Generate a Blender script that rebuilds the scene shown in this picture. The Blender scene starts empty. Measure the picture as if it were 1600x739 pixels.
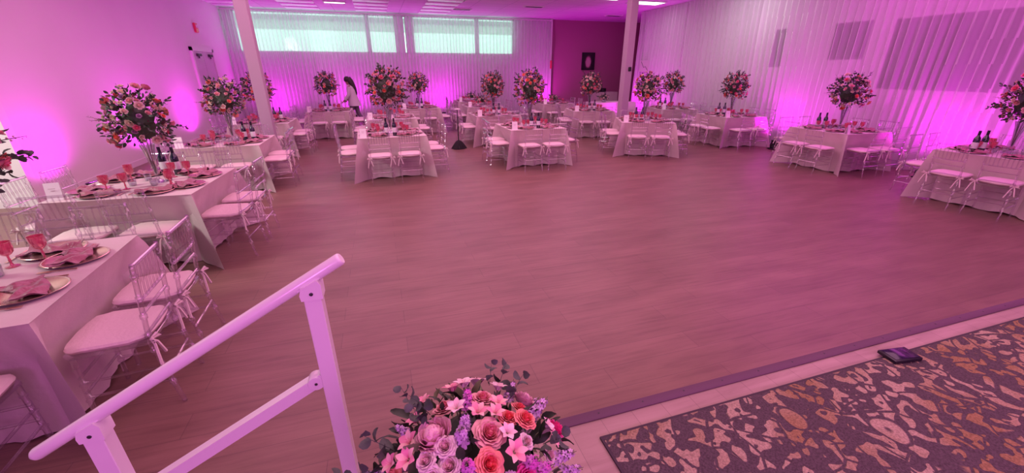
import bpy, math, random
from mathutils import Vector, Matrix
PI = math.pi
sc = bpy.context.scene
COL = sc.collection
RND = random.Random(7)

# ------------------------------------------------------------------ camera
FPX, PITCH, YAW, CAMH = 630.0, math.radians(22.4), math.radians(17.5), 1.87
cam_data = bpy.data.cameras.new('camera')
cam_data.sensor_fit = 'HORIZONTAL'; cam_data.sensor_width = 36.0
cam_data.lens = 36.0 * FPX / 1600.0
cam_data.clip_start = 0.05; cam_data.clip_end = 200
cam = bpy.data.objects.new('camera', cam_data); COL.objects.link(cam)
cam.location = (0, 0, CAMH); cam.rotation_euler = (PI/2 - PITCH, 0, -YAW)
sc.camera = cam

# ------------------------------------------------------------------ colour management, world
sc.view_settings.view_transform = 'Standard'
sc.view_settings.look = 'None'
sc.view_settings.gamma = 1.0
sc.view_settings.use_curve_mapping = False
sc.view_settings.exposure = 0.0
sc.cycles.transparent_max_bounces = 48
sc.cycles.max_bounces = 8
sc.cycles.diffuse_bounces = 5
sc.cycles.glossy_bounces = 3
sc.cycles.transmission_bounces = 4
sc.cycles.caustics_reflective = False
sc.cycles.caustics_refractive = False
sc.cycles.sample_clamp_indirect = 3.0
w = bpy.data.worlds.new('daylight'); sc.world = w; w.use_nodes = True
wb = w.node_tree.nodes['Background']
wb.inputs[0].default_value = (0.56, 1.0, 0.80, 1); wb.inputs[1].default_value = 2.3

def area(name, loc, rot, sx, sy, power, color):
    l = bpy.data.lights.new(name, 'AREA'); l.shape = 'RECTANGLE'; l.size = sx; l.size_y = sy
    l.energy = power; l.color = color
    o = bpy.data.objects.new(name, l); o.location = loc; o.rotation_euler = rot; COL.objects.link(o)
    return o
CEIL = 3.95
WASH = (1.0, 0.40, 0.66)
# rows of ceiling lighting above and behind the camera
area('ceiling_wash_light', (1.5, 7.5, CEIL-0.03), (0, 0, 0), 9.0, 5.0, 330, WASH)
area('ceiling_wash_light', (2.5, 13.0, CEIL-0.03), (0, 0, 0), 9.0, 3.0, 170, (1, .40, .74))
area('ceiling_wash_light', (2.5, 1.5, CEIL-0.03), (0, 0, 0), 7.0, 3.0, 170, (1.0, 0.47, 0.64))
area('stage_wash_light', (2.5, -2.2, 2.2), (math.radians(78), 0, 0), 5.0, 1.4, 90, (1.0, 0.28, 0.95))
area('railing_fill_light', (-1.3, -0.9, 1.5), (math.radians(84), 0, math.radians(-22)), .5, .5, 19, (1.0, 0.24, 1.0))  # unseen magenta lamp, added to light the camera side of the railing
area('entry_fill_light', (-5.6, 3.5, 3.6), (math.radians(35), 0, math.radians(10)), 1.4, 1.4, 230, (1.0, 0.93, 0.90))  # added neutral fill on the left return wall, stands in for unseen daylight
area('magenta_fill_light', (8.2, 4.6, CEIL-0.03), (0, 0, 0), 3.0, 5.0, 95, (1.0, 0.16, 0.85))  # added overhead fill, extends the uplights' magenta spill across the right floor
area('curtain_light', (8.7, 9.6, CEIL-0.04), (0, math.radians(-25), 0), .6, 1.2, 42, (1.0, 0.95, 1.0))
MAG = (1.0, 0.0, 1.0)

# ------------------------------------------------------------------ materials
MATS = {}
def mat(name, color, rough=0.6, metal=0.0, spec=0.5, emis=None, estr=0.0, bump=None, noise=None, trans=0.0, sheen=0.0):
    if name in MATS: return MATS[name]
    m = bpy.data.materials.new(name); m.use_nodes = True
    nt = m.node_tree; b = nt.nodes['Principled BSDF']
    b.inputs['Base Color'].default_value = (*color, 1)
    b.inputs['Roughness'].default_value = rough
    b.inputs['Metallic'].default_value = metal
    b.inputs['Specular IOR Level'].default_value = spec
    if sheen: b.inputs['Sheen Weight'].default_value = sheen
    if emis:
        b.inputs['Emission Color'].default_value = (*emis, 1); b.inputs['Emission Strength'].default_value = estr
    if noise:      # (scale, amount)
        tc = nt.nodes.new('ShaderNodeTexCoord'); n = nt.nodes.new('ShaderNodeTexNoise')
        n.inputs['Scale'].default_value = noise[0]; n.inputs['Detail'].default_value = 4
        mr = nt.nodes.new('ShaderNodeMapRange'); mr.inputs[1].default_value = .3; mr.inputs[2].default_value = .7
        mr.inputs[3].default_value = 1-noise[1]; mr.inputs[4].default_value = 1+noise[1]
        mx = nt.nodes.new('ShaderNodeVectorMath'); mx.operation = 'SCALE'; mx.inputs[0].default_value = color
        nt.links.new(tc.outputs['Object'], n.inputs['Vector']); nt.links.new(n.outputs['Fac'], mr.inputs[0])
        nt.links.new(mr.outputs[0], mx.inputs['Scale']); nt.links.new(mx.outputs[0], b.inputs['Base Color'])
    if bump:
        tc = nt.nodes.new('ShaderNodeTexCoord'); n = nt.nodes.new('ShaderNodeTexNoise')
        n.inputs['Scale'].default_value = bump[0]; n.inputs['Detail'].default_value = 3
        bp = nt.nodes.new('ShaderNodeBump'); bp.inputs['Strength'].default_value = bump[1]; bp.inputs['Distance'].default_value = .02
        nt.links.new(tc.outputs['Object'], n.inputs['Vector']); nt.links.new(n.outputs['Fac'], bp.inputs['Height'])
        nt.links.new(bp.outputs[0], b.inputs['Normal'])
    MATS[name] = m; return m

def clear_mat(name, tint, gloss_min=0.08, gloss_max=0.75, rough=0.05, edge=(0.6, 0.5, 0.65), body=None, bodyfac=0.0):
    """thin clear plastic or glass: transparent body, darker tint and reflection at grazing angles"""
    m = bpy.data.materials.new(name); m.use_nodes = True; nt = m.node_tree; nt.nodes.clear()
    out = nt.nodes.new('ShaderNodeOutputMaterial')
    lw = nt.nodes.new('ShaderNodeLayerWeight'); lw.inputs[0].default_value = .45
    mixc = nt.nodes.new('ShaderNodeMix'); mixc.data_type = 'RGBA'
    mixc.inputs[6].default_value = (*tint, 1); mixc.inputs[7].default_value = (*edge, 1)
    tr = nt.nodes.new('ShaderNodeBsdfTransparent'); gl = nt.nodes.new('ShaderNodeBsdfGlossy')
    gl.inputs['Roughness'].default_value = rough; gl.inputs['Color'].default_value = (1, 1, 1, 1)
    mr = nt.nodes.new('ShaderNodeMapRange'); mr.inputs[3].default_value = gloss_min; mr.inputs[4].default_value = gloss_max
    mx = nt.nodes.new('ShaderNodeMixShader')
    L = nt.links.new
    L(lw.outputs['Facing'], mixc.inputs[0]); L(mixc.outputs[2], tr.inputs[0])
    L(lw.outputs['Facing'], mr.inputs[0]); L(mr.outputs[0], mx.inputs[0]); L(gl.outputs[0], mx.inputs[2])
    if body:
        df = nt.nodes.new('ShaderNodeBsdfPrincipled'); df.inputs['Base Color'].default_value = (*body, 1); df.inputs['Roughness'].default_value = .2
        m2 = nt.nodes.new('ShaderNodeMixShader'); m2.inputs[0].default_value = bodyfac
        L(tr.outputs[0], m2.inputs[1]); L(df.outputs[0], m2.inputs[2]); L(m2.outputs[0], mx.inputs[1])
    else:
        L(tr.outputs[0], mx.inputs[1])
    L(mx.outputs[0], out.inputs[0]); MATS[name] = m; return m

acrylic = clear_mat('clear_acrylic', (.98, .96, .98), .07, .66, .08, edge=(.74, .65, .78))
glass = clear_mat('clear_glass', (.94, .95, .97), .06, .7, .04, edge=(.55, .55, .65))
pinkglass = clear_mat('pink_glass', (.93, .32, .46), .06, .5, .12, edge=(.65, .14, .26), body=(.85, .17, .33), bodyfac=.35)
cloth_m = mat('tablecloth_fabric', (.64, .54, .52), .75, bump=(30, .12), sheen=.2)
cushion_m = mat('cushion_fabric', (.76, .64, .62), .8, bump=(40, .2))
napkin_m = mat('dusty_rose_satin', (.36, .115, .16), .38, bump=(25, .8), sheen=.3)
gold_m = mat('rose_gold', (.80, .50, .42), .25, metal=.9)
bottle_m = mat('dark_bottle_glass', (.008, .012, .03), .08, spec=.9)
label_m = mat('bottle_label', (.72, .70, .72), .6)
card_m = mat('white_card', (.88, .85, .85), .6)
white_metal = mat('white_powder_coat', (.80, .76, .80), .2, spec=.7)
bolt_m = mat('dark_screw', (.06, .05, .06), .4, metal=.6)
wall_m = mat('white_wall_paint', (.80, .74, .76), .7, noise=(.6, .03))
bump_m = mat('near_wall_paint', (.80, .79, .77), .7)
plum_m = mat('plum_wall_paint', (.42, .13, .26), .75)
black_m = mat('black_plastic', (.012, .011, .015), .45)
dark_cloth = mat('black_fabric', (.012, .010, .012), .9, bump=(30, .5))
trim_m = mat('trim_paint', (.8, .76, .76), .5)
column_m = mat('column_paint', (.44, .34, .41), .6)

def nodes_mat(name):
    m = bpy.data.materials.new(name); m.use_nodes = True; MATS[name] = m
    return m, m.node_tree, m.node_tree.nodes['Principled BSDF']
def N(nt, t, **kw):
    n = nt.nodes.new(t)
    for k, v in kw.items(): setattr(n, k, v)
    return n
def ramp(nt, stops, interp='LINEAR'):
    r = nt.nodes.new('ShaderNodeValToRGB'); cr = r.color_ramp; cr.interpolation = interp
    while len(cr.elements) < len(stops): cr.elements.new(.5)
    for e, (p, c) in zip(cr.elements, stops): e.position = p; e.color = (*c, 1)
    return r

def plank_mat(name, rot, c1, c2, dark, rough=.42, plank=(1.25, .19)):
    m, nt, b = nodes_mat(name); L = nt.links.new
    tc = N(nt, 'ShaderNodeTexCoord'); mp = N(nt, 'ShaderNodeMapping'); mp.inputs['Rotation'].default_value[2] = rot
    L(tc.outputs['Object'], mp.inputs[0])
    br = N(nt, 'ShaderNodeTexBrick'); br.offset = .37; br.offset_frequency = 2
    br.inputs['Color1'].default_value = (*c1, 1); br.inputs['Color2'].default_value = (*c2, 1)
    br.inputs['Mortar'].default_value = (*dark, 1)
    br.inputs['Scale'].default_value = 1; br.inputs['Mortar Size'].default_value = .0016; br.inputs['Mortar Smooth'].default_value = .3
    br.inputs['Brick Width'].default_value = plank[0]; br.inputs['Row Height'].default_value = plank[1]
    L(mp.outputs[0], br.inputs['Vector'])
    m2 = N(nt, 'ShaderNodeMapping'); m2.inputs['Rotation'].default_value[2] = rot; m2.inputs['Scale'].default_value = (1, 14, 1)
    L(tc.outputs['Object'], m2.inputs[0])
    n1 = N(nt, 'ShaderNodeTexNoise'); n1.inputs['Scale'].default_value = 2.2; n1.inputs['Detail'].default_value = 7; n1.inputs['Roughness'].default_value = .65
    n1.inputs['Distortion'].default_value = .6
    L(m2.outputs[0], n1.inputs['Vector'])
    r1 = ramp(nt, [(.28, (.78, .75, .75)), (.5, (.96, .95, .95)), (.75, (1.07, 1.07, 1.07))]); L(n1.outputs['Fac'], r1.inputs[0])
    m3 = N(nt, 'ShaderNodeMapping'); m3.inputs['Rotation'].default_value[2] = rot; m3.inputs['Scale'].default_value = (1, 3.5, 1)
    L(tc.outputs['Object'], m3.inputs[0])
    n2 = N(nt, 'ShaderNodeTexNoise'); n2.inputs['Scale'].default_value = 1.4; n2.inputs['Detail'].default_value = 3
    L(m3.outputs[0], n2.inputs['Vector'])
    r2 = ramp(nt, [(.35, (.86, .84, .84)), (.65, (1.06, 1.06, 1.06))]); L(n2.outputs['Fac'], r2.inputs[0])
    x1 = N(nt, 'ShaderNodeMix', data_type='RGBA', blend_type='MULTIPLY'); x1.inputs[0].default_value = 1
    x2 = N(nt, 'ShaderNodeMix', data_type='RGBA', blend_type='MULTIPLY'); x2.inputs[0].default_value = 1
    L(br.outputs['Color'], x1.inputs[6]); L(r1.outputs[0], x1.inputs[7]); L(x1.outputs[2], x2.inputs[6]); L(r2.outputs[0], x2.inputs[7])
    L(x2.outputs[2], b.inputs['Base Color']); b.inputs['Roughness'].default_value = rough; b.inputs['Specular IOR Level'].default_value = .4
    return m
floor_m = plank_mat('grey_oak_laminate', 0, (.245, .146, .116), (.218, .130, .103), (.13, .08, .07), .38)
stage_m = plank_mat('pale_oak_laminate', PI/2, (.40, .30, .255), (.36, .27, .23), (.25, .19, .165), .45, (1.2, .16))

def drape_mat(name, col, transp, transl):
    m = bpy.data.materials.new(name); m.use_nodes = True; nt = m.node_tree; nt.nodes.clear(); L = nt.links.new
    out = N(nt, 'ShaderNodeOutputMaterial'); d = N(nt, 'ShaderNodeBsdfDiffuse'); t = N(nt, 'ShaderNodeBsdfTranslucent'); tr = N(nt, 'ShaderNodeBsdfTransparent')
    d.inputs[0].default_value = (*col, 1); t.inputs[0].default_value = (*col, 1); tr.inputs[0].default_value = (.95, .95, .95, 1)
    a = N(nt, 'ShaderNodeMixShader'); a.inputs[0].default_value = transl; L(d.outputs[0], a.inputs[1]); L(t.outputs[0], a.inputs[2])
    # a sheer weave lets less through where the cloth turns edge-on
    lw = N(nt, 'ShaderNodeLayerWeight'); lw.inputs[0].default_value = .5
    mr = N(nt, 'ShaderNodeMapRange'); mr.inputs[3].default_value = transp; mr.inputs[4].default_value = transp*.10
    L(lw.outputs['Facing'], mr.inputs[0])
    bm = N(nt, 'ShaderNodeMixShader'); L(mr.outputs[0], bm.inputs[0]); L(a.outputs[0], bm.inputs[1]); L(tr.outputs[0], bm.inputs[2])
    L(bm.outputs[0], out.inputs[0]); MATS[name] = m; return m
sheer = drape_mat('sheer_white_voile', (.86, .80, .86), .50, .35)
sheer2 = drape_mat('sheer_white_voile_side', (.86, .80, .84), .48, .25)

# ------------------------------------------------------------------ mesh builder
class MB:
    def __init__(s): s.v = []; s.f = []; s.mi = []; s.M = Matrix.Identity(4); s.k = 0
    def add(s, vs, fs):
        b = len(s.v); s.v += [tuple(s.M @ Vector(p)) for p in vs]; s.f += [tuple(b+i for i in f) for f in fs]; s.mi += [s.k]*len(fs)
    def box(s, c, d, rz=0, bev=0):
        cx, cy, cz = c; x, y, z = (q/2 for q in d); ca, sa = math.cos(rz), math.sin(rz)
        def R(p): return (cx+p[0]*ca-p[1]*sa, cy+p[0]*sa+p[1]*ca, cz+p[2])
        if bev <= 0:
            P = [(i*x, j*y, k*z) for k in (-1, 1) for j in (-1, 1) for i in (-1, 1)]
            s.add([R(p) for p in P], [(0, 2, 3, 1), (4, 5, 7, 6), (0, 1, 5, 4), (2, 6, 7, 3), (0, 4, 6, 2), (1, 3, 7, 5)])
        else:
            rings = []
            for (zz, ins) in ((-z, bev), (-z+bev, 0), (z-bev, 0), (z, bev)):
                X, Y = x-ins, y-ins; q = bev*.7
                rings.append([R(p) for p in ((X-q, -Y, zz), (X, -Y+q, zz), (X, Y-q, zz), (X-q, Y, zz), (-X+q, Y, zz), (-X, Y-q, zz), (-X, -Y+q, zz), (-X+q, -Y, zz))])
            s.loft(rings, True)
    def loft(s, rings, cap=False, closed=True):
        n = len(rings[0]); vs = [p for r in rings for p in r]; fs = []
        for a in range(len(rings)-1):
            for i in range(n if closed else n-1):
                j = (i+1) % n; fs.append((a*n+i, a*n+j, (a+1)*n+j, (a+1)*n+i))
        if cap: fs.append(tuple(range(n-1, -1, -1))); fs.append(tuple((len(rings)-1)*n+i for i in range(n)))
        s.add(vs, fs)
    def tube(s, pts, r, n=8, cap=True):
        pts = [Vector(p) for p in pts]; rr = r if isinstance(r, (list, tuple)) else [r]*len(pts)
        rings = []; up = None
        for i, p in enumerate(pts):
            t = (pts[min(i+1, len(pts)-1)]-pts[max(i-1, 0)])
            t = t.normalized() if t.length > 1e-9 else Vector((0, 0, 1))
            if up is None: up = Vector((0, 0, 1)) if abs(t.z) < .9 else Vector((0, 1, 0))
            a = t.cross(up).normalized(); b = a.cross(t).normalized(); up = b
            rings.append([tuple(p+(a*math.cos(2*PI*k/n)+b*math.sin(2*PI*k/n))*rr[i]) for k in range(n)])
        s.loft(rings, cap)
    def lathe(s, prof, n=16, c=(0, 0, 0), cap=True):
        s.loft([[(c[0]+r*math.cos(2*PI*k/n), c[1]+r*math.sin(2*PI*k/n), c[2]+z) for k in range(n)] for r, z in prof], cap)
    def grid(s, nu, nv, fn):
        vs = [fn(i/nu, j/nv) for j in range(nv+1) for i in range(nu+1)]
        s.add(vs, [(j*(nu+1)+i, j*(nu+1)+i+1, (j+1)*(nu+1)+i+1, (j+1)*(nu+1)+i) for j in range(nv) for i in range(nu)])
    def ball(s, c, r, nu=10, nv=7, sq=(1, 1, 1)):
        rings = [[(c[0]+r*sq[0]*math.sin(PI*j/nv)*math.cos(2*PI*i/nu), c[1]+r*sq[1]*math.sin(PI*j/nv)*math.sin(2*PI*i/nu), c[2]-r*sq[2]*math.cos(PI*j/nv)) for i in range(nu)] for j in range(nv+1)]
        s.loft(rings)
    def mesh(s, name, mats, smooth=True):
        me = bpy.data.meshes.new(name); me.from_pydata(s.v, [], s.f)
        for m in (mats if isinstance(mats, (list, tuple)) else [mats]): me.materials.append(m)
        if any(s.mi): me.polygons.foreach_set('material_index', s.mi)
        if smooth: me.polygons.foreach_set('use_smooth', [True]*len(me.polygons))
        me.update()
        if smooth:
            try: me.set_sharp_from_angle(angle=math.radians(42))
            except Exception: pass
        return me
    def build(s, name, mats, parent=None, smooth=True, loc=None):
        return link(name, s.mesh(name, mats, smooth), parent, loc)

def link(name, me, parent=None, loc=None, rz=None):
    o = bpy.data.objects.new(name, me); COL.objects.link(o)
    if parent: o.parent = parent
    if loc is not None: o.location = loc
    if rz is not None: o.rotation_euler[2] = rz
    return o
def tag(o, label=None, cat=None, group=None, kind=None):
    if label: o['label'] = label
    if cat: o['category'] = cat
    if group: o['group'] = group
    if kind: o['kind'] = kind
    return o
def thing(name, label, cat, loc=(0, 0, 0), rz=0, group=None):
    o = link(name, None, None, loc, rz); return tag(o, label, cat, group)
def copy_tree(o, parent=None):
    c = o.copy(); COL.objects.link(c); c.parent = parent
    for ch in KIDS.get(o.name, []): copy_tree(ch, c)
    return c
KIDS = {}
def learn(o):       # remember the children of a finished thing so that copying stays quick
    KIDS[o.name] = list(o.children)
    for ch in o.children: learn(ch)
def struct(name, mb, m, smooth=False): return tag(mb.build(name, m, None, smooth), kind='structure')
def boxes(*bs):
    mb = MB()
    for (x0, x1, y0, y1, z0, z1) in bs: mb.box(((x0+x1)/2, (y0+y1)/2, (z0+z1)/2), (x1-x0, y1-y0, z1-z0))
    return mb

# view test, only used to leave out what the photograph shows nothing of
CF = Vector((math.sin(YAW)*math.cos(PITCH), math.cos(YAW)*math.cos(PITCH), -math.sin(PITCH)))
CR = Vector((math.cos(YAW), -math.sin(YAW), 0)); CU = CR.cross(CF)
def in_view(p, m=20):
    v = Vector(p)-Vector((0, 0, CAMH)); d = v.dot(CF)
    if d < .05: return False
    x = 800+FPX*v.dot(CR)/d; y = 369.5-FPX*v.dot(CU)/d
    return -m < x < 1600+m and -m < y < 739+m

# ================================================================== SETTING
XL, XR, YB = -5.0, 10.45, 18.75
XFAR = 12.6
struct('floor', boxes((-9, XFAR+.2, -5, YB+.2, -.1, 0)), floor_m)
# ceiling: lay-in tiles; three bands carry alternate glossy white panels
m, nt, b = nodes_mat('ceiling_tiles'); L = nt.links.new
tc = N(nt, 'ShaderNodeTexCoord'); br = N(nt, 'ShaderNodeTexBrick'); br.offset = 0
br.inputs['Color1'].default_value = (.74, .62, .72, 1); br.inputs['Color2'].default_value = (.68, .56, .68, 1); br.inputs['Mortar'].default_value = (.5, .42, .5, 1)
br.inputs['Scale'].default_value = 1; br.inputs['Mortar Size'].default_value = .012; br.inputs['Brick Width'].default_value = 1.17; br.inputs['Row Height'].default_value = .6
L(tc.outputs['Object'], br.inputs['Vector']); L(br.outputs['Color'], b.inputs['Base Color']); b.inputs['Roughness'].default_value = .85
struct('ceiling', boxes((-9, XFAR+.2, -5, YB+.2, CEIL, CEIL+.12)), m)
panel_m = mat('glossy_ceiling_panel', (.93, .90, .93), .30, spec=.7)
for bx in (-5.0, -2.8, -.45, 1.85):
    yy = YB-.75
    while yy > 12.5:
        if in_view((bx+.6, yy, CEIL), 150):
            mb = MB(); mb.box((bx+.585, yy, CEIL-.012), (1.12, .50, .03), bev=.01)
            tag(mb.build('ceiling_panel', panel_m), 'glossy white lay-in ceiling panel, one of the striped bands near the window drapes', 'ceiling panel', 'striped white ceiling panels')
        yy -= .82

struct('wall_left', boxes((XL-.15, XL, 7.75, YB, 0, CEIL)), wall_m)
struct('wall_left_return', boxes((-9, XL, 7.6, 7.75, 0, CEIL)), bump_m)
struct('baseboard_left', boxes((-8.9, XL+.012, 7.585, 7.6, 0, .11), (XL, XL+.012, 7.6, YB-.1, 0, .11)), trim_m)
struct('wall_left_entry', boxes((-9.1, -9, -5, 7.75, 0, CEIL)), bump_m)
struct('wall_rear', boxes((-9, XFAR, -5.1, -5, 0, CEIL)), bump_m)
# right wall behind the side drapes, with its dark windows as openings filled with tinted glass
WR = [(3.3, 6.6, 1.5, 2.85), (7.05, 7.85, 2.10, 2.88), (9.1, 9.45, 1.95, 2.88)]
bs = []; y = -5
for (a, c, z0, z1) in WR:
    bs += [(XR, XR+.2, y, a, 0, CEIL), (XR, XR+.2, a, c, 0, z0), (XR, XR+.2, a, c, z1, CEIL)]; y = c
bs.append((XR, XR+.2, y, 15.6, 0, CEIL))
struct('wall_right', boxes(*bs), wall_m)
tint = mat('dark_tinted_glass', (.02, .012, .03), .12)
frame_m = mat('dark_window_frame', (.05, .035, .05), .5)
for i, (a, c, z0, z1) in enumerate(WR):
    n = max(1, round((c-a)/.8)); fb = [(XR+.02, XR+.09, a, c, z0, z0+.06), (XR+.02, XR+.09, a, c, z1-.06, z1)]
    for k in range(n+1):
        yy = a+(c-a)*k/n; fb.append((XR+.02, XR+.09, max(a, yy-.04), min(c, yy+.04), z0, z1))
    wn = struct('window_%d' % (i+1), boxes((XR+.10, XR+.12, a, c, z0, z1)), tint)
    boxes(*fb).build('window_frame', frame_m, wn, False)
# alcove beyond the side drapes, plum wall at the back
struct('wall_right_alcove', boxes((XFAR, XFAR+.15, 15.5, YB, 0, CEIL), (XR, XFAR+.15, 15.5, 15.6, 0, CEIL)), plum_m)
struct('wall_back_plum', boxes((7.7, XFAR+.15, YB, YB+.15, 0, CEIL)), plum_m)
# back window wall: sill wall, header, piers; daylight comes through
WZ0, WZ1 = 2.50, 3.90
piers = [(XL-.15, -4.7), (-.11, -.05), (1.0, 1.27), (1.42, 1.66), (4.32, 4.38), (6.0, 7.7)]
struct('wall_back', boxes((XL-.15, 7.7, YB, YB+.2, 0, WZ0), (XL-.15, 7.7, YB, YB+.2, WZ1, CEIL), *[(a, c, YB, YB+.2, WZ0, WZ1) for a, c in piers]), wall_m)
wglass = clear_mat('window_glass', (.95, 1, .98), .03, .3, .02, edge=(.8, .9, .9))
gaps = [(piers[i][1], piers[i+1][0]) for i in range(len(piers)-1)]
for i, (a, c) in enumerate(gaps):
    wn = struct('window_%d' % (i+4), boxes((a, c, YB+.09, YB+.10, WZ0, WZ1)), wglass)
    fb = [(a, c, YB+.06, YB+.14, WZ0, WZ0+.05), (a, c, YB+.06, YB+.14, WZ1-.05, WZ1), (a, a+.05, YB+.06, YB+.14, WZ0, WZ1), (c-.05, c, YB+.06, YB+.14, WZ0, WZ1)]
    boxes(*fb).build('window_frame', trim_m, wn, False)
# things beyond the window: an overhanging canopy roof and low planted bank
canopy_m = mat('canopy_soffit', (.48, .50, .46), .8)
can = thing('canopy_roof', 'grey canopy roof outside above the back windows', 'canopy', (2, 22, 3.7))
mb = MB(); mb.box((-1, 0, .1), (16, 4.5, .2)); mb.build('soffit', canopy_m, can, False)
mb = MB()
for x in (-8.5, 6.5): mb.box((x, 1.9, -1.85), (.2, .2, 3.7))
mb.build('post', canopy_m, can, False)

# left column and right column
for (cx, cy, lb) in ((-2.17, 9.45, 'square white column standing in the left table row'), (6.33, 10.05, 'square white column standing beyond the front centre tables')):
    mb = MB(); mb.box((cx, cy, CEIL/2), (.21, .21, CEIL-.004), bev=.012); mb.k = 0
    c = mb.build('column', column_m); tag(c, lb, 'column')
    if cx > 0:
        mb = MB(); mb.box((cx+.02, cy-.12, 1.9), (.07, .05, .10), bev=.008); mb.build('switch_box', black_m, c)

# ------------------------------------------------------------------ drapes
def drape(name, label, x0, y0, x1, y1, z0, z1, period, amp, m, shear=0.0, seed=1, group=None, nz=8):
    r = random.Random(seed); Ln = math.hypot(x1-x0, y1-y0); ux, uy = (x1-x0)/Ln, (y1-y0)/Ln; nx, ny = -uy, ux
    per = 8; n = int(Ln/period*per)
    ph = [r.uniform(0, 6.28) for _ in range(6)]
    def fn(u, v):
        z = z0+(z1-z0)*v; s = u*Ln
        q = s + .03*math.sin(s*1.7+ph[0]) + shear*(1-v)*.35*math.sin(s*.9+ph[4]) + .010*math.sin(s*7.3+ph[1])
        loc = .75+.25*math.sin(s*2.3+ph[2])*math.sin(s*.8+ph[3])
        flare = 1+.5*(1-v)
        d = amp*loc*flare*math.sin(2*PI*q/period) + amp*(.35 if shear else .12)*math.sin(2*PI*q/(period*2.7)+ph[5])
        return (x0+ux*s+nx*d, y0+uy*s+ny*d, z)
    mb = MB(); mb.grid(n, nz, fn)
    o = mb.build(name, m); o.data.polygons.foreach_set('use_smooth', [True]*len(o.data.polygons))
    tag(o, label, 'curtain', group); return o
ydr = YB-.32
seams = [(-4.98, -2.2), (-2.2, 1.30), (1.34, 3.95), (3.95, 7.62)]
names = ['beside the left wall', 'behind the walking person', 'right of the window pier', 'ending at the plum wall']
for k, (a, c) in enumerate(seams):
    drape('sheer_curtain', 'sheer white back curtain, '+names[k], a, ydr, c, ydr, .02, CEIL-.10, k < 3 and .135 or .15, .050, sheer, seed=11+k, nz=4)
mb = MB(); mb.tube([(-4.98, ydr, CEIL-.07), (7.62, ydr, CEIL-.07)], .02, 8)
tag(mb.build('curtain_rod', trim_m), 'long thin rod carrying the back curtains under the ceiling', 'curtain rod')
xdr = 10.02
sd = [(15.3, 12.6), (12.6, 9.6), (9.6, 6.7), (6.7, 3.9), (3.9, 1.2)]
sn = ['farthest one, beside the plum wall', 'second farthest, left of the far right-wall table', 'third one, behind the far right-wall table', 'fourth one, in front of the dark windows', 'nearest one, beside the stage']
for k, (a, c) in enumerate(sd):
    drape('sheer_curtain', 'sheer white side curtain, '+sn[k], xdr, a, xdr, c, .015, CEIL-.03, .17, .052, sheer2, shear=.55, seed=31+k, nz=10)

# ------------------------------------------------------------------ left wall door, strobe, ceiling fittings, pictures
dm = mat('grey_door_paint', (.62, .50, .60), .5)
door = struct('door_1', boxes((XL-.02, XL+.03, 15.0, 15.79, 0, 2.4), (XL-.02, XL+.03, 15.81, 16.6, 0, 2.4)), dm)
mb = boxes((XL, XL+.06, 14.9, 15.0, 0, 2.5), (XL, XL+.06, 16.6, 16.7, 0, 2.5), (XL, XL+.06, 14.9, 16.7, 2.4, 2.5)); mb.build('door_frame', trim_m, door, False)
for yy in (15.25, 16.2):
    mb = boxes((XL+.03, XL+.09, yy, yy+.28, 2.26, 2.33), (XL+.05, XL+.07, yy+.1, yy+.14, 2.2, 2.26)); mb.build('door_closer', frame_m, door, False)
for yy in (15.72, 15.86):
    mb = MB(); mb.tube([(XL+.03, yy, 1.0), (XL+.08, yy, 1.02), (XL+.08, yy, 1.25), (XL+.03, yy, 1.27)], .012, 6); mb.build('door_handle', frame_m, door)
al = thing('alarm_strobe', 'small red and white alarm strobe high on the left wall', 'alarm', (XL+.001, 15.8, 3.05))
mb = MB(); mb.box((.03, 0, 0), (.06, .2, .26), bev=.015); mb.build('housing', mat('red_plastic', (.75, .05, .12), .4), al)
mb = MB(); mb.box((.075, 0, .04), (.04, .14, .09), bev=.012); mb.build('lens', trim_m, al)
fa = thing('fire_alarm_pull', 'small red fire alarm on the edge post of the back curtain', 'alarm', (7.66, YB-.30, 2.05))
mb = MB(); mb.box((0, -.02, .06), (.09, .04, .34), bev=.01); mb.build('housing', mat('red_plastic', (.75, .05, .12), .4), fa)
struct('trim_1', boxes((7.62, 7.70, YB-.28, YB, 0, CEIL)), trim_m)

emit_m = mat('lit_diffuser', (.9, .9, .9), .5, emis=(1, .97, 1), estr=4.5)
def troffer(loc, sx, sy, lb):
    t = thing('ceiling_light', lb, 'ceiling light', loc)
    mb = boxes((-sx/2-.04, sx/2+.04, -sy/2-.04, -sy/2, -.03, 0), (-sx/2-.04, sx/2+.04, sy/2, sy/2+.04, -.03, 0), (-sx/2-.04, -sx/2, -sy/2, sy/2, -.03, 0), (sx/2, sx/2+.04, -sy/2, sy/2, -.03, 0))
    mb.build('frame', trim_m, t, False)
    boxes((-sx/2, sx/2, -sy/2, sy/2, -.02, -.004)).build('diffuser', emit_m, t, False)
troffer((7.0, 12.75, CEIL), 1.15, .55, 'bright ceiling light panel left of the right column')
troffer((8.85, 13.25, CEIL), 1.1, .55, 'bright ceiling light panel just right of the right column')
troffer((-1.0, 16.25, CEIL), .62, .22, 'small bright ceiling light near the back curtains')
for (x, y, lb) in ((3.3, 16.6, 'dark slot vent in the ceiling nearest the back curtains'), (5.6, 15.2, 'dark slot vent in the ceiling above the plum wall corner'), (2.9, 14.6, 'small dark vent beside the striped ceiling panels'), (9.6, 16.6, 'dark slot vent in the ceiling near the plum wall')):
    t = thing('ceiling_vent', lb, 'vent', (x, y, CEIL)); sx = .7 if x > 3 else .3
    boxes((-sx/2, sx/2, -.16, -.12, -.03, 0), (-sx/2, sx/2, .12, .16, -.03, 0), (-sx/2, -sx/2+.03, -.12, .12, -.03, 0), (sx/2-.03, sx/2, -.12, .12, -.03, 0)).build('frame', trim_m, t, False)
    boxes(*[(-sx/2+.03, sx/2-.03, -.10+.05*k, -.08+.05*k, -.025, -.002) for k in range(5)]).build('slats', black_m, t, False)
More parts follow.
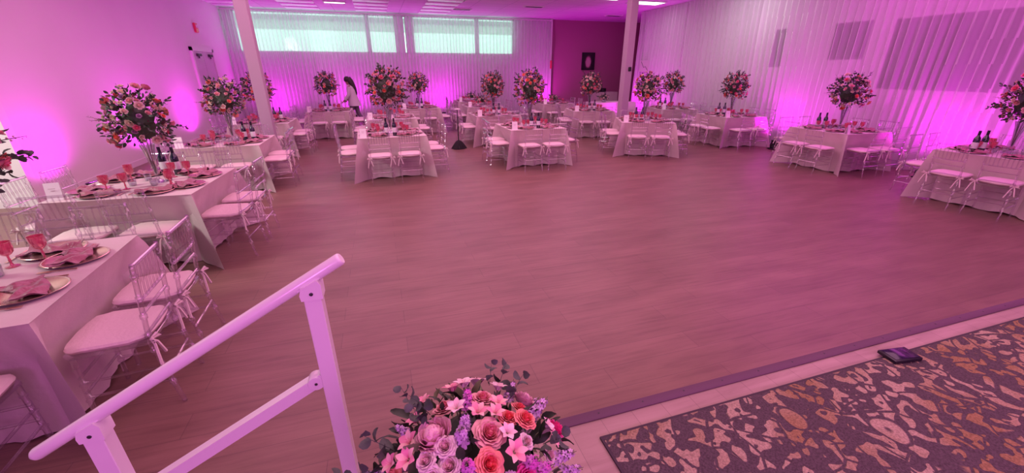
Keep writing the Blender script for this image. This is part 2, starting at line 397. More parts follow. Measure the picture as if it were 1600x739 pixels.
# framed portrait on the plum wall
pf = thing('framed_picture', 'dark framed portrait picture hanging on the plum back wall', 'picture', (9.68, YB-.03, 2.26))
boxes((-.33, .33, -.02, .03, -.38, -.31), (-.33, .33, -.02, .03, .31, .38), (-.33, -.25, -.02, .03, -.31, .31), (.25, .33, -.02, .03, -.31, .31)).build('frame', black_m, pf, False)
m, nt, b = nodes_mat('portrait_print'); L = nt.links.new
tc = N(nt, 'ShaderNodeTexCoord'); mp = N(nt, 'ShaderNodeMapping'); mp.inputs['Scale'].default_value = (5.2, 1, 3.0); mp.inputs['Location'].default_value = (0, 0, .10)
gr = N(nt, 'ShaderNodeTexGradient', gradient_type='SPHERICAL'); ns = N(nt, 'ShaderNodeTexNoise'); ns.inputs['Scale'].default_value = 9
ad = N(nt, 'ShaderNodeMath', operation='MULTIPLY_ADD'); ad.inputs[1].default_value = .25
L(tc.outputs['Object'], mp.inputs[0]); L(mp.outputs[0], gr.inputs[0]); L(tc.outputs['Object'], ns.inputs['Vector'])
L(ns.outputs['Fac'], ad.inputs[0]); L(gr.outputs['Fac'], ad.inputs[2])
rp = ramp(nt, [(.15, (.02, .01, .02)), (.32, (.10, .03, .06)), (.5, (.55, .22, .32)), (.8, (.6, .35, .42))]); L(ad.outputs[0], rp.inputs[0]); L(rp.outputs[0], b.inputs['Base Color'])
boxes((-.25, .25, .0, .015, -.31, .31)).build('print', m, pf, False)
# pale print beside the right column
pr = thing('pale_poster', 'small pale grey poster behind the centrepiece right of the column', 'poster', (9.93, 14.55, 2.02))
boxes((-.012, 0, -.30, .30, -.20, .20)).build('sheet', mat('poster_grey', (.55, .50, .48), .6), pr, False)
mb = MB(); mb.tube([(-.014, -.26, -.17), (-.014, -.1, -.02), (-.014, .02, -.05), (-.014, .2, .16)], .008, 5); mb.build('line_drawing', frame_m, pr)

# ------------------------------------------------------------------ magenta uplights
lens_m = mat('magenta_led_lens', (.8, .1, .8), .3, emis=(1, .08, 1), estr=10)
def uplight(x, y, nx, ny, lb, power=60, tilt=10, size=158):
    t = thing('uplight', lb, 'uplight', (x, y, 0), math.atan2(ny, nx), 'magenta uplights on the floor')
    mb = MB(); mb.box((0, 0, .02), (.2, .2, .03), bev=.006)
    mb.build('base', black_m, t)
    mb = MB(); mb.M = Matrix.Translation((0, 0, .13)) @ Matrix.Rotation(math.radians(tilt), 4, 'Y')
    mb.lathe([(.06, -.09), (.085, -.085), (.09, .06), (.10, .075), (.10, .09), (.085, .09), (.083, .07)], 16); mb.build('housing', black_m, t)
    mb = MB(); mb.M = Matrix.Translation((0, 0, .13)) @ Matrix.Rotation(math.radians(tilt), 4, 'Y')
    mb.lathe([(.002, .072), (.08, .072), (.08, .078), (.002, .08)], 16); mb.build('lens', lens_m, t)
    mb = MB()
    for s in (-1, 1): mb.box((0, s*.105, .08), (.03, .008, .12))
    mb.box((0, 0, .024), (.03, .216, .008))
    mb.build('bracket', black_m, t)
    l = bpy.data.lights.new('uplight_beam', 'SPOT'); l.energy = power*1.9; l.color = MAG; l.spot_size = math.radians(size); l.spot_blend = 1.0; l.shadow_soft_size = .06
    lo = bpy.data.objects.new('uplight_beam', l); COL.objects.link(lo)
    lo.location = (x+nx*.02, y+ny*.02, .24)
    lo.rotation_euler = Vector((nx*math.tan(math.radians(tilt)), ny*math.tan(math.radians(tilt)), 1)).to_track_quat('-Z', 'Y').to_euler()
U = [(-4.50, 8.05, -1, 0, 'uplight on the floor at the near end of the left wall', 52), (-4.50, 10.9, -1, 0, 'uplight by the left wall behind the second table', 70), (-4.50, 13.6, -1, 0, 'uplight by the left wall behind the third table', 70),
     (-3.6, 17.85, 0, 1, 'uplight under the back curtain left of the walking person', 85), (-.95, 17.85, 0, 1, 'uplight under the back curtain behind the walking person', 85), (2.6, 17.85, 0, 1, 'uplight under the back curtain above the black pole stand', 100),
     (7.2, 17.85, 0, 1, 'uplight under the back curtain beside the plum wall', 85), (9.50, 14.6, 1, 0, 'uplight under the farthest side curtain', 80), (9.50, 13.0, 1, 0, 'uplight under the side curtain behind the column table', 30), (9.50, 7.9, 1, 0, 'uplight under the side curtain between the two far right tables', 80),
     (8.3, 13.35, 0, 1, 'uplight on the floor in front of the long white-draped table', 30), (9.50, 4.75, 1, 0, 'uplight under the side curtain between the two near right tables', 80)]
for (x, y, nx, ny, lb, p) in U: uplight(x, y, nx, ny, 'black '+lb, p)

# ================================================================== STAGE, RUG, RAILING
SZ = .40
struct('stage_floor', boxes((-.10, XR, -4.9, 1.235, SZ-.04, SZ)), stage_m)
struct('stage_riser', boxes((-.08, XR, 1.19, 1.215, 0, SZ-.04), (-.08, -.055, -4.9, 1.19, 0, SZ-.04)), bump_m)
nos = mat('bronze_nosing', (.12, .06, .10), .55, spec=.25)
mb = MB(); mb.box((5.17, 1.222, SZ+.004), (10.54, .052, .009), bev=.003); mb.box((5.17, 1.244, SZ-.015), (10.54, .008, .04))
ns_ = mb.build('stage_nosing', nos); tag(ns_, 'dark metal edge strip with screws along the stage front', 'edge strip')
mb = MB(); mb.lathe([(.0045, 0), (.0045, .0012), (.002, .002)], 8); scr = mb.mesh('screw', bolt_m)
for k in range(44): link('screw', scr, ns_, (.1+k*.235, 1.224, SZ+.0085))
# steps at the stage's left side
struct('stage_step', boxes((-.46, -.10, .1, 1.235, 0, .20)), stage_m)
# rug
m, nt, b = nodes_mat('patterned_rug'); L = nt.links.new
tc = N(nt, 'ShaderNodeTexCoord')
nz = N(nt, 'ShaderNodeTexNoise'); nz.inputs['Scale'].default_value = 4.5; nz.inputs['Detail'].default_value = 1
sb = N(nt, 'ShaderNodeVectorMath', operation='SUBTRACT'); sb.inputs[1].default_value = (.5, .5, .5)
scl = N(nt, 'ShaderNodeVectorMath', operation='SCALE'); scl.inputs['Scale'].default_value = .10
adv = N(nt, 'ShaderNodeVectorMath', operation='ADD')
L(tc.outputs['Object'], nz.inputs['Vector']); L(nz.outputs['Color'], sb.inputs[0]); L(sb.outputs[0], scl.inputs[0]); L(tc.outputs['Object'], adv.inputs[0]); L(scl.outputs[0], adv.inputs[1])
n1 = N(nt, 'ShaderNodeTexNoise'); n1.inputs['Scale'].default_value = 19; n1.inputs['Detail'].default_value = .3; n1.inputs['Roughness'].default_value = .4; n1.inputs['Distortion'].default_value = .3
L(adv.outputs[0], n1.inputs['Vector'])
r1 = ramp(nt, [(.0, (0, 0, 0)), (.515, (0, 0, 0)), (.528, (1, 1, 1)), (.74, (1, 1, 1)), (.75, (0, 0, 0))]); L(n1.outputs['Fac'], r1.inputs[0])
vo = N(nt, 'ShaderNodeTexVoronoi', feature='DISTANCE_TO_EDGE'); vo.inputs['Scale'].default_value = 8; L(adv.outputs[0], vo.inputs['Vector'])
r2 = ramp(nt, [(0, (0, 0, 0)), (.03, (0, 0, 0)), (.05, (1, 1, 1))]); L(vo.outputs['Distance'], r2.inputs[0])
mu = N(nt, 'ShaderNodeMath', operation='MULTIPLY'); L(r1.outputs[0], mu.inputs[0]); L(r2.outputs[0], mu.inputs[1])
vr = N(nt, 'ShaderNodeTexVoronoi', feature='F1'); vr.inputs['Scale'].default_value = 2.6; L(adv.outputs[0], vr.inputs['Vector'])
r3 = ramp(nt, [(0, (1, 1, 1)), (.05, (1, 1, 1)), (.055, (0, 0, 0)), (.09, (0, 0, 0)), (.10, (1, 1, 1)), (.175, (1, 1, 1)), (.185, (0, 0, 0))]); L(vr.outputs['Distance'], r3.inputs[0])
r3b = ramp(nt, [(0, (0, 0, 0)), (.205, (0, 0, 0)), (.215, (1, 1, 1))]); L(vr.outputs['Distance'], r3b.inputs[0])
m3 = N(nt, 'ShaderNodeMath', operation='MULTIPLY'); L(mu.outputs[0], m3.inputs[0]); L(r3b.outputs[0], m3.inputs[1])
mxx = N(nt, 'ShaderNodeMath', operation='MAXIMUM'); L(m3.outputs[0], mxx.inputs[0]); L(r3.outputs[0], mxx.inputs[1])
n4 = N(nt, 'ShaderNodeTexNoise'); n4.inputs['Scale'].default_value = 2.2; L(tc.outputs['Object'], n4.inputs['Vector'])
r4 = ramp(nt, [(.4, (.30, .185, .10)), (.62, (.43, .33, .25))]); L(n4.outputs['Fac'], r4.inputs[0])
n5 = N(nt, 'ShaderNodeTexNoise'); n5.inputs['Scale'].default_value = 140; L(tc.outputs['Object'], n5.inputs['Vector'])
r5 = ramp(nt, [(.3, (.62, .62, .62)), (.7, (1.15, 1.15, 1.15))]); L(n5.outputs['Fac'], r5.inputs[0])
mc = N(nt, 'ShaderNodeMix', data_type='RGBA'); mc.inputs[6].default_value = (.105, .08, .09, 1)
L(mxx.outputs[0], mc.inputs[0]); L(r4.outputs[0], mc.inputs[7])
md = N(nt, 'ShaderNodeMix', data_type='RGBA', blend_type='MULTIPLY'); md.inputs[0].default_value = 1; L(mc.outputs[2], md.inputs[6]); L(r5.outputs[0], md.inputs[7])
L(md.outputs[2], b.inputs['Base Color']); b.inputs['Roughness'].default_value = .95; b.inputs['Specular IOR Level'].default_value = .1
bp = N(nt, 'ShaderNodeBump'); bp.inputs['Strength'].default_value = .6; bp.inputs['Distance'].default_value = .006
ah = N(nt, 'ShaderNodeMath', operation='MULTIPLY_ADD'); ah.inputs[1].default_value = .4; L(n5.outputs['Fac'], ah.inputs[0]); L(mxx.outputs[0], ah.inputs[2]); L(ah.outputs[0], bp.inputs['Height']); L(bp.outputs[0], b.inputs['Normal'])
rug = thing('patterned_rug', 'dark plum stage rug with tan organic flower pattern', 'rug', (.745, 1.105, SZ))
mb = MB(); mb.box((4.1, -1.6, .006), (8.18, 3.18, .012), bev=.003); mb.build('pile', m, rug)
mb = boxes((0, 8.2, -.012, 0, 0, .010), (0, .012, -3.2, -.012, 0, .010)); mb.build('binding', mat('rug_binding', (.05, .035, .045), .9), rug, False)
# black case on the rug
bc = thing('black_case', 'flat black plastic case lying on the rug near the stage edge', 'case', (2.57, 1.075, SZ+.012), math.radians(-8))
mb = MB(); mb.box((0, 0, .012), (.175, .10, .022), bev=.004); mb.build('body', mat('case_black', (.012, .008, .02), .3), bc)
mb = MB(); mb.box((0, 0, .0245), (.155, .082, .002), bev=.0008); mb.build('top_panel', mat('case_panel', (.02, .010, .045), .15), bc)

# white stair railing
YR = 1.275
rl = thing('stair_railing', 'white metal handrail with two posts and middle rail at the stage steps', 'railing', (-.25, YR, 0))
def P(x, z): return (x+.25, 0, z)
A = Vector(P(-.17, 1.315)); B = Vector(P(-1.125, .785)); d = (A-B).normalized()
nrm = Vector((-d.z, 0, d.x))
mb = MB(); mb.tube([B, B+d*.012, B+d*.02]+[B+(A-B)*t for t in (.1, .5, .9)]+[A-d*.01, A-d*.003, A], [.010, .019, .021, .021, .021, .021, .021, .020, .017], 24)
mb.build('handrail', white_metal, rl)
for (px, ztop, zb) in ((-.272, 1.222, 0), (-.955, .845, 0)):
    post = MB(); post.box((px+.25, 0, (ztop+zb)/2), (.052, .052, ztop-zb), bev=.003); po = post.build('post', white_metal, rl)
    br_ = MB(); c = Vector(P(px, ztop+.012))
    bp_ = MB(); bp_.M = Matrix.Translation(c) @ Matrix.Rotation(-math.atan2(d.z, d.x), 4, 'Y')
    bp_.box((0, 0, .012), (.085, .040, .014), bev=.004)
    br_.M = Matrix.Translation(c)
    pr_ = [(-.028, -.04), (.028, -.04), (.028, .010), (.018, .028), (-.024, .004), (-.030, -.02)]
    br_.loft([[(x*1.15, -.0285, z) for x, z in pr_], [(x*1.15, .0285, z) for x, z in pr_]], True)
    bo = br_.build('bracket', white_metal, po)
    bp_.build('bracket_plate', white_metal, po)
    sk = MB(); sk.M = Matrix.Translation((c.x, -.0285, c.z-.018)) @ Matrix.Rotation(PI/2, 4, 'X'); sk.lathe([(.006, 0), (.006, .002), (.003, .003)], 10); sk.build('screw', bolt_m, po)
fl = MB()
m0 = Vector(P(-.292, .876)); m1 = Vector(P(-.955, .522)); dm_ = (m0-m1).normalized()
rr = []
for p in (m1, m0):
    n_ = Vector((-dm_.z, 0, dm_.x)); rr.append([tuple(p+n_*.021+Vector((0, -.018, 0))), tuple(p+n_*.021+Vector((0, .018, 0))), tuple(p-n_*.021+Vector((0, .018, 0))), tuple(p-n_*.021+Vector((0, -.018, 0)))])
fl.loft(rr, True); mr_ = fl.build('middle_rail', white_metal, rl, False)
for px, pz in ((-.318, .862), (-.928, .537)):
    sk = MB(); sk.M = Matrix.Translation(P(px, pz)) @ Matrix.Rotation(PI/2, 4, 'X'); sk.lathe([(.001, -.0225), (.026, -.022), (.028, -.018), (.028, .018), (.026, .022), (.001, .0225)], 20); sk.build('bracket', white_metal, mr_)
    sk = MB(); sk.M = Matrix.Translation(Vector(P(px, pz))+Vector((0, -.0225, 0))) @ Matrix.Rotation(PI/2, 4, 'X'); sk.lathe([(.005, 0), (.005, .002), (.001, .003)], 10); sk.build('screw', bolt_m, mr_)

# ================================================================== FLOWERS
def petal(mb, a, r0, h, wd, open_, curl, nu=4, nv=3, c=(0, 0, 0)):
    def fn(u, v):
        uu = (u-.5)*2; wv = math.sin(PI*(.18+.72*v))
        ang = a+uu*wd*.5*wv
        r = r0*(.35+.65*math.sqrt(v)) + open_*v*v + .04*r0*uu*uu
        z = h*v - curl*v**4 - .10*h*uu*uu*v
        return (c[0]+r*math.cos(ang), c[1]+r*math.sin(ang), c[2]+z)
    mb.grid(nu, nv, fn)
def rose_mesh(name, R, mats, dens=1.0, seed=0, nu=4, nv=3):
    r = random.Random(seed); mb = MB()
    mb.k = 1; mb.ball((0, 0, R*.42), R*.34, 8, 6, (1, 1, 1.1)); 
    rings = [(3, .20, 1.02, .00, .02, 1), (4, .34, 1.0, .04, .05, 1), (5, .52, .95, .06, .08, 0), (5, .68, .86, .14, .14, 0), (5, .80, .70, .20, .18, 0)]
    for j, (n, rr, h, op, cu, k) in enumerate(rings):
        mb.k = k; off = r.uniform(0, 6)
        for i in range(n): petal(mb, off+i*2*PI/n+r.uniform(-.1, .1), R*rr, R*h, 2*PI/n*1.45, R*op, R*cu, nu, nv)
    return mb.mesh(name, mats)
def fl_mat(name, c, rough=.55): 
    m = mat(name, c, rough, noise=(60, .08)); bb = m.node_tree.nodes['Principled BSDF']; bb.inputs['Subsurface Weight'].default_value = 0; return m
FM = {'blush': (fl_mat('petal_blush', (.72, .40, .42)), fl_mat('petal_blush_core', (.78, .30, .34))),
      'pink': (fl_mat('petal_pink', (.75, .20, .30)), fl_mat('petal_pink_core', (.80, .10, .20))),
      'coral': (fl_mat('petal_coral', (.80, .24, .18)), fl_mat('petal_coral_core', (.85, .12, .08))),
      'cream': (fl_mat('petal_cream', (.82, .68, .58)), fl_mat('petal_cream_core', (.78, .55, .45))),
      'mauve': (fl_mat('petal_mauve', (.45, .22, .42)), fl_mat('petal_mauve_core', (.35, .12, .32)))}
leaf_m = mat('dark_green_leaf', (.030, .052, .026), .5, noise=(20, .3))
leaf2_m = mat('eucalyptus_leaf', (.07, .095, .075), .55, noise=(20, .25))
leaf3_m = mat('burgundy_leaf', (.075, .018, .028), .5)
bud_m = mat('green_bud', (.16, .19, .09), .6)
def frame_to(n, up=None):
    n = Vector(n).normalized(); q = n.to_track_quat('Z', 'Y'); return q.to_matrix().to_4x4()
def leaf(mb, p, d, ln, wd, r, round_=False):
    """a small folded leaf blade growing from p along d"""
    d = Vector(d).normalized(); s = d.cross(Vector((r.uniform(-1, 1), r.uniform(-1, 1), r.uniform(-1, 1)))).normalized(); n = d.cross(s)
    p = Vector(p); prof = [(0, .12), (.2, .75), (.5, 1.0), (.8, .7), (1, .08)] if not round_ else [(0, .2), (.18, .8), (.5, 1), (.82, .8), (1, .25)]
    vs = []
    for t, w_ in prof:
        c = p+d*ln*t+n*ln*.18*math.sin(PI*t); vs += [tuple(c-s*wd*.5*w_+n*wd*.12), tuple(c), tuple(c+s*wd*.5*w_+n*wd*.12)]
    fs = []
    for i in range(len(prof)-1):
        a = i*3; fs += [(a, a+1, a+4, a+3), (a+1, a+2, a+5, a+4)]
    mb.add(vs, fs)

ROSE = {}
for k in FM:
    ROSE[k] = rose_mesh('rose', 1.0, list(FM[k]), seed=len(k)*7, nu=3, nv=3)

def floral_ball(parent, C, R, nrose, seed, colors, sprays=16, leaves=520):
    """foliage mass, leaf sprays and one rose object per bloom; C centre, R radii"""
    r = random.Random(seed); C = Vector(C)
    fo = MB(); fo.k = 0
    # rough inner mass of foliage
    fo.grid(18, 10, lambda u, v: tuple(C+Vector((math.cos(2*PI*u)*math.sin(PI*v)*R[0], math.sin(2*PI*u)*math.sin(PI*v)*R[1], -math.cos(PI*v)*R[2]))*(.50+.10*math.sin(u*6*PI+v*11)*math.sin(v*23))))
    wob = [r.uniform(0, 6.28) for _ in range(4)]
    def bulge(v): return 1+.13*math.sin(3*math.atan2(v.y, v.x)+wob[0]+2*v.z)+.10*math.sin(5*v.z+wob[1])*math.cos(2*v.x*3+wob[2])
    def rd():
        while True:
            v = Vector((r.gauss(0, 1), r.gauss(0, 1), r.gauss(0, 1)))
            if v.length > .1: return v.normalized()
    for _ in range(leaves):
        v = rd()
        if v.z < -.75: continue
        fo.k = r.choice((0, 0, 0, 1, 1, 2)); s = r.uniform(.58, .98)
        p = C+Vector((v.x*R[0], v.y*R[1], v.z*R[2]))*s*bulge(v)
        leaf(fo, p, v+rd()*.7, r.uniform(.035, .065), r.uniform(.018, .034), r, r.random() < .4)
    fob = fo.build('foliage', [leaf_m, leaf2_m, leaf3_m], parent)
    # longer sprays reaching out of the ball
    sp = MB()
    for i in range(sprays):
        a = r.uniform(0, 2*PI); el = r.choice((r.uniform(-.35, .3), r.uniform(.3, 1.3)))
        d = Vector((math.cos(a)*math.cos(el), math.sin(a)*math.cos(el), math.sin(el)))
        base = C+Vector((d.x*R[0], d.y*R[1], d.z*R[2]))*.8; ln = r.uniform(.10, .19)
        bend = Vector((0, 0, r.uniform(-.5, .3))); pts = [base+d*ln*t+bend*ln*t*t*.5 for t in (0, .33, .66, 1)]
        sp.k = 0; sp.tube(pts, [.003, .0025, .002, .001], 4)
        kind = r.random()
        for t in range(12):
            q = t/12; p = pts[0].lerp(pts[3], q)+bend*0
            sp.k = r.choice((0, 1)) if kind < .55 else 3
            if kind < .55: leaf(sp, p, d+rd()*.9, r.uniform(.028, .05), r.uniform(.016, .03), r, True)
            else: sp.ball(tuple(p+rd()*.012), .010*(1.2-q), 6, 4)
        
    sp.build('leaf_sprays', [leaf_m, leaf2_m, leaf3_m, fl_mat('petal_spray', (.55, .38, .38))], parent)
    n = int(nrose*1.12)
    for i in range(n):
        z = 1-2*(i+.5)/n
        if z < -.72: continue
        a = i*2.39996+r.uniform(-.25, .25); s = math.sqrt(1-z*z)
        v = (Vector((s*math.cos(a), s*math.sin(a), z))+rd()*.22).normalized(); k = r.choice(colors)
        sz = r.choice((r.uniform(.026, .036), r.uniform(.034, .052)))*(1 if k != 'mauve' else .8)
        p = C+Vector((v.x*R[0], v.y*R[1], v.z*R[2]))*r.uniform(.88, 1.01)*bulge(v)
        o = link('rose', ROSE[k], parent); nn = (v+rd()*.55).normalized()
        o.matrix_local = Matrix.Translation(p-nn*sz*.3) @ frame_to(nn) @ Matrix.Rotation(r.uniform(0, 6), 4, 'Z') @ Matrix.Diagonal((sz, sz, sz*.85, 1))
        o['label'] = {'blush': 'blush pink', 'pink': 'deep pink', 'coral': 'coral', 'cream': 'cream', 'mauve': 'mauve'}[k]+' rose bloom'

def centerpiece(x, y, rz, proto, label, bs=1.0):
    o = copy_tree(proto); o.location = (x, y, .765); o.rotation_euler[2] = rz; o['label'] = label; o.scale = (bs, bs, bs); return o
stem_m = mat('green_stem', (.03, .06, .02), .6)
protos = []
for i, (nr, cols, sp, R) in enumerate([(88, ['blush', 'blush', 'coral', 'cream', 'mauve', 'blush', 'cream', 'pink', 'cream'], 26, (.30, .30, .36)), (88, ['blush', 'pink', 'blush', 'coral', 'blush', 'cream', 'blush'], 24, (.29, .29, .37)), (86, ['blush', 'cream', 'coral', 'blush', 'cream', 'mauve', 'pink'], 28, (.32, .30, .34))]):
    t = thing('flower_centerpiece', 'tall centrepiece', 'floral centerpiece', (0, 0, .76), 0, 'tall rose centrepieces in clear vases')
    mb = MB(); mb.lathe([(.085, 0), (.088, .006), (.05, .014), (.020, .03), (.016, .06), (.020, .10), (.034, .22), (.055, .36), (.075, .44), (.072, .44), (.05, .36), (.028, .22), (.012, .10), (.002, .08)], 16)
    mb.build('vase', glass, t)
    mb = MB()
    for k in range(7):
        a = k*.9; mb.tube([(.006*math.cos(a), .006*math.sin(a), .10), (.02*math.cos(a), .02*math.sin(a), .3), (.05*math.cos(a), .05*math.sin(a), .50)], .0035, 4)
    mb.build('stems', stem_m, t)
    floral_ball(t, (0, 0, .69), R, nr, 40+i, cols, sp)
    learn(t); protos.append(t)

# ================================================================== CHAIR
def ringed(mb, pts, r, n, beads):
    """a turned leg: a tube with thicker bamboo rings at the given fractions"""
    P0 = [Vector(p) for p in pts]; L_ = [0]
    for a, b_ in zip(P0, P0[1:]): L_.append(L_[-1]+(b_-a).length)
    def at(t):
        s = t*L_[-1]
        for i in range(len(P0)-1):
            if s <= L_[i+1]+1e-9: return P0[i].lerp(P0[i+1], (s-L_[i])/(L_[i+1]-L_[i]))
        return P0[-1]
    ts = [(0, .85), (.02, 1)]
    for q in beads: ts += [(q-.016, 1), (q-.010, 1.4), (q+.010, 1.4), (q+.016, 1)]
    for i in range(1, len(P0)-1): ts.append((L_[i]/L_[-1], 1))
    ts += [(.985, 1), (1, .8)]; ts.sort()
    mb.tube([at(t) for t, _ in ts], [r*k for _, k in ts], n)
def make_chair(detail):
    n = 8 if detail else 5
    t = thing('chiavari_chair', 'chair', 'chair', (0, 0, 0), 0, 'clear acrylic chiavari chairs around the tables')
    mb = MB(); hw, hf = .175, .195
    out = [(hf, .17), (hf, .13), (hw+.005, -.17), (hw-.02, -.195), (-hw+.02, -.195), (-hw-.005, -.17), (-hf, .13), (-hf, .17), (-hf+.03, .195), (hf-.03, .195)]
    out = out[:1]+out[1:8]+out[8:]
    order = [(hf-.03, .195), (hf, .165), (hw+.005, -.17), (hw-.02, -.195), (-hw+.02, -.195), (-hw-.005, -.17), (-hf, .165), (-hf+.03, .195)]
    mb.loft([[(x*.97, y*.97, .425) for x, y in order], [(x, y, .430) for x, y in order], [(x, y, .447) for x, y in order], [(x*.97, y*.97, .452) for x, y in order]], True)
    mb.build('seat', acrylic, t)
    for s in (-1, 1):
        mb = MB(); ringed(mb, [(s*.188, .165, 0), (s*.18, .155, .43)], .0135, n, (.35, .6, .85)); mb.build('front_leg', acrylic, t)
        mb = MB(); ringed(mb, [(s*.185, -.245, 0), (s*.17, -.185, .44), (s*.166, -.235, .92)], .0135, n, (.17, .30, .42, .53, .66, .78, .92)); mb.build('back_leg', acrylic, t)
    mb = MB()
    for z in (.17, .27):
        for s in (-1, 1): mb.tube([(s*.186, .16, z), (s*.18, -.19-.055*(1-z/.44), z)], .008, n)
        mb.tube([(-.186, .163, z+.03), (.186, .163, z+.03)], .008, n)
    mb.tube([(-.18, -.215, .22), (.18, -.215, .22)], .008, n)
    mb.build('stretchers', acrylic, t)
    bk = MB()
    def yb(z): return -.185-(z-.44)/.48*.05
    for z, r in ((.905, .0115), (.70, .0095)):
        if z > .8 or not detail: bk.tube([(-.168, yb(z), z), (.168, yb(z), z)], r, n)
    sp = bk if not detail else None
    bo = None
    if detail: bo = bk.build('backrest', acrylic, t)
    for k in range(7):
        x = -.168+.336*(k+1)/8; q = bk if not detail else MB()
        q.tube([(x, yb(.70), .70), (x, yb(.78), .78), (x, yb(.80), .80), (x, yb(.82), .82), (x, yb(.905), .905)], [.0055, .0055, .0085, .0055, .0055], 6 if detail else 4)
        if detail: q.build('spindle', acrylic, bo)
    if not detail: bo = bk.build('backrest', acrylic, t)
    for z in ((.70, .625, .50) if detail else (.625, .50)):
        lr = MB(); lr.tube([(-.168, yb(z), z), (.168, yb(z), z)], .009, n); lr.build('lower_rail', acrylic, t)
    # cushion
    cu = MB()
    def rect(a, z, k): 
        pts = []
        for i in range(28):
            th = 2*PI*i/28; c_, s_ = math.cos(th), math.sin(th); e = .42
            x = math.copysign(abs(c_)**e, c_)*.195*a*(1+.06*s_); y = math.copysign(abs(s_)**e, s_)*.19*a
            pts.append((x, y, z+k*.003*math.sin(th*9)))
        return pts
    cu.loft([rect(.90, .453, 0), rect(1.0, .462, 1), rect(1.035, .478, 1), rect(1.0, .492, 1), rect(.85, .502, 0), rect(.5, .508, 0), rect(.1, .509, 0)], True)
    co = cu.build('cushion', cushion_m, t)
    if detail or True:
        for s in (-1, 1):
            tb = MB(); x0 = s*.185; y0 = -.20
            for a in (0.5, 2.2):
                dx = math.cos(a)*s; lp = [(x0, y0, .47), (x0+dx*.04, y0-.025, .49), (x0+dx*.055, y0-.035, .472), (x0, y0-.005, .468)]
                tb.tube(lp, [.004, .010, .009, .004], 5)
            for a, l_ in ((-.3, .15), (.25, .12)):
                tb.tube([(x0, y0, .468), (x0+a*.06, y0-.02, .44), (x0+a*.16, y0-.03, .468-l_)], [.005, .007, .008], 4)
            tb.build('tie', cushion_m, co)
    learn(t); return t
chair_hi = make_chair(True); chair_lo = make_chair(False)

# ================================================================== TABLE WARE prototypes
def proto(name, cat, group): return thing(name, name, cat, (0, 0, 0), 0, group)
gob = proto('goblet', 'glass', 'pink goblets on the tables')
mb = MB(); mb.lathe([(.032, 0), (.033, .003), (.010, .010), (.0055, .025), (.008, .040), (.0055, .052), (.006, .068), (.020, .078), (.034, .095), (.039, .12), (.040, .158), (.0385, .158), (.036, .12), (.030, .098), (.002, .085)], 14); mb.build('bowl_and_stem', pinkglass, gob); learn(gob)
pla = proto('charger_plate', 'plate', 'glass charger plates')
mb = MB(); mb.lathe([(.09, 0), (.14, .006), (.155, .014), (.157, .016), (.153, .017), (.135, .010), (.09, .005), (.002, .005)], 26); mb.build('plate', clear_mat('plate_glass', (.90, .80, .84), .18, .8, .12, edge=(.6, .4, .5), body=(.80, .62, .68), bodyfac=.55), pla)
mb = MB(); mb.lathe([(.154, .0165), (.158, .0185), (.161, .0165), (.158, .0145)], 26); mb.build('beaded_rim', gold_m, pla); learn(pla)
nap = []
for s in range(3):
    r = random.Random(60+s); q = proto('napkin', 'napkin', 'dusty rose napkins laid over the plates'); ph = [r.uniform(0, 6) for _ in range(5)]
    mb = MB()
    def topf(u, v):
        x = (u-.5)*.27*(1+.12*math.sin(v*5+ph[0])); wv = .085*(1-.25*math.sin(u*PI+ph[1]*.1)); y = (v-.5)*2*wv + .018*math.sin(u*7+ph[2])
        z = .024+.010*math.sin(v*9+u*4+ph[3])+.007*math.sin(u*17+v*6+ph[4])+.012*math.sin(PI*v)
        return (x, y, max(z, .018))
    mb.grid(22, 14, topf); mb.grid(22, 14, lambda u, v: (lambda p: (p[0], p[1], p[2]-.007))(topf(u, 1-v)))
    mb.build('folded_cloth', napkin_m, q); learn(q); nap.append(q)
bot = proto('wine_bottle', 'bottle', 'dark wine bottles')
mb = MB(); mb.lathe([(.036, 0), (.0375, .006), (.0375, .185), (.034, .205), (.018, .235), (.0145, .25), (.0145, .295), (.0155, .297), (.0155, .305), (.013, .307), (.001, .307)], 16); mb.build('body', bottle_m, bot)
mb = MB(); mb.lathe([(.0379, .06), (.0381, .061), (.0381, .145), (.0379, .146)], 16, cap=False); mb.build('paper_label', label_m, bot)
mb = MB(); mb.lathe([(.0150, .245), (.0158, .246), (.0160, .306), (.013, .309), (.001, .3095)], 14); mb.build('foil_cap', mat('dark_foil', (.03, .02, .05), .3, metal=.5), bot); learn(bot)
vot = proto('votive_glass', 'candle holder', 'clear votive glasses round the vases')
mb = MB(); mb.lathe([(.026, 0), (.030, .003), (.036, .07), (.034, .07), (.028, .008), (.002, .006)], 14); mb.build('glass_cup', glass, vot)
mb = MB(); mb.lathe([(.026, .007), (.027, .028), (.002, .030)], 12); mb.build('candle', card_m, vot); learn(vot)
car = proto('table_card', 'card', 'white table cards')
mb = MB(); mb.add([(-.055, .03, 0), (.055, .03, 0), (.055, 0, .16), (-.055, 0, .16), (.055, -.03, 0), (-.055, -.03, 0), (-.055, .027, 0), (.055, .027, 0), (.055, 0, .157), (-.055, 0, .157), (.055, -.027, 0), (-.055, -.027, 0)],
    [(0, 1, 2, 3), (3, 2, 4, 5), (7, 6, 9, 8), (8, 9, 11, 10), (0, 6, 7, 1), (4, 10, 11, 5), (0, 3, 9, 6), (3, 5, 11, 9), (2, 1, 7, 8), (4, 2, 8, 10)]); mb.build('folded_card', card_m, car, False)
mb = MB()
for k, wd in enumerate((.05, .03, .06)): mb.box((0, -.0155-.0003-.0042*(1-k)*1.35, .09-.02*(k-1)), (wd, .0012, .004))
mb.build('printed_line', mat('faint_print', (.55, .42, .46), .6), car, False); learn(car)
kni = proto('table_knife', 'cutlery', 'gold knives beside the plates')
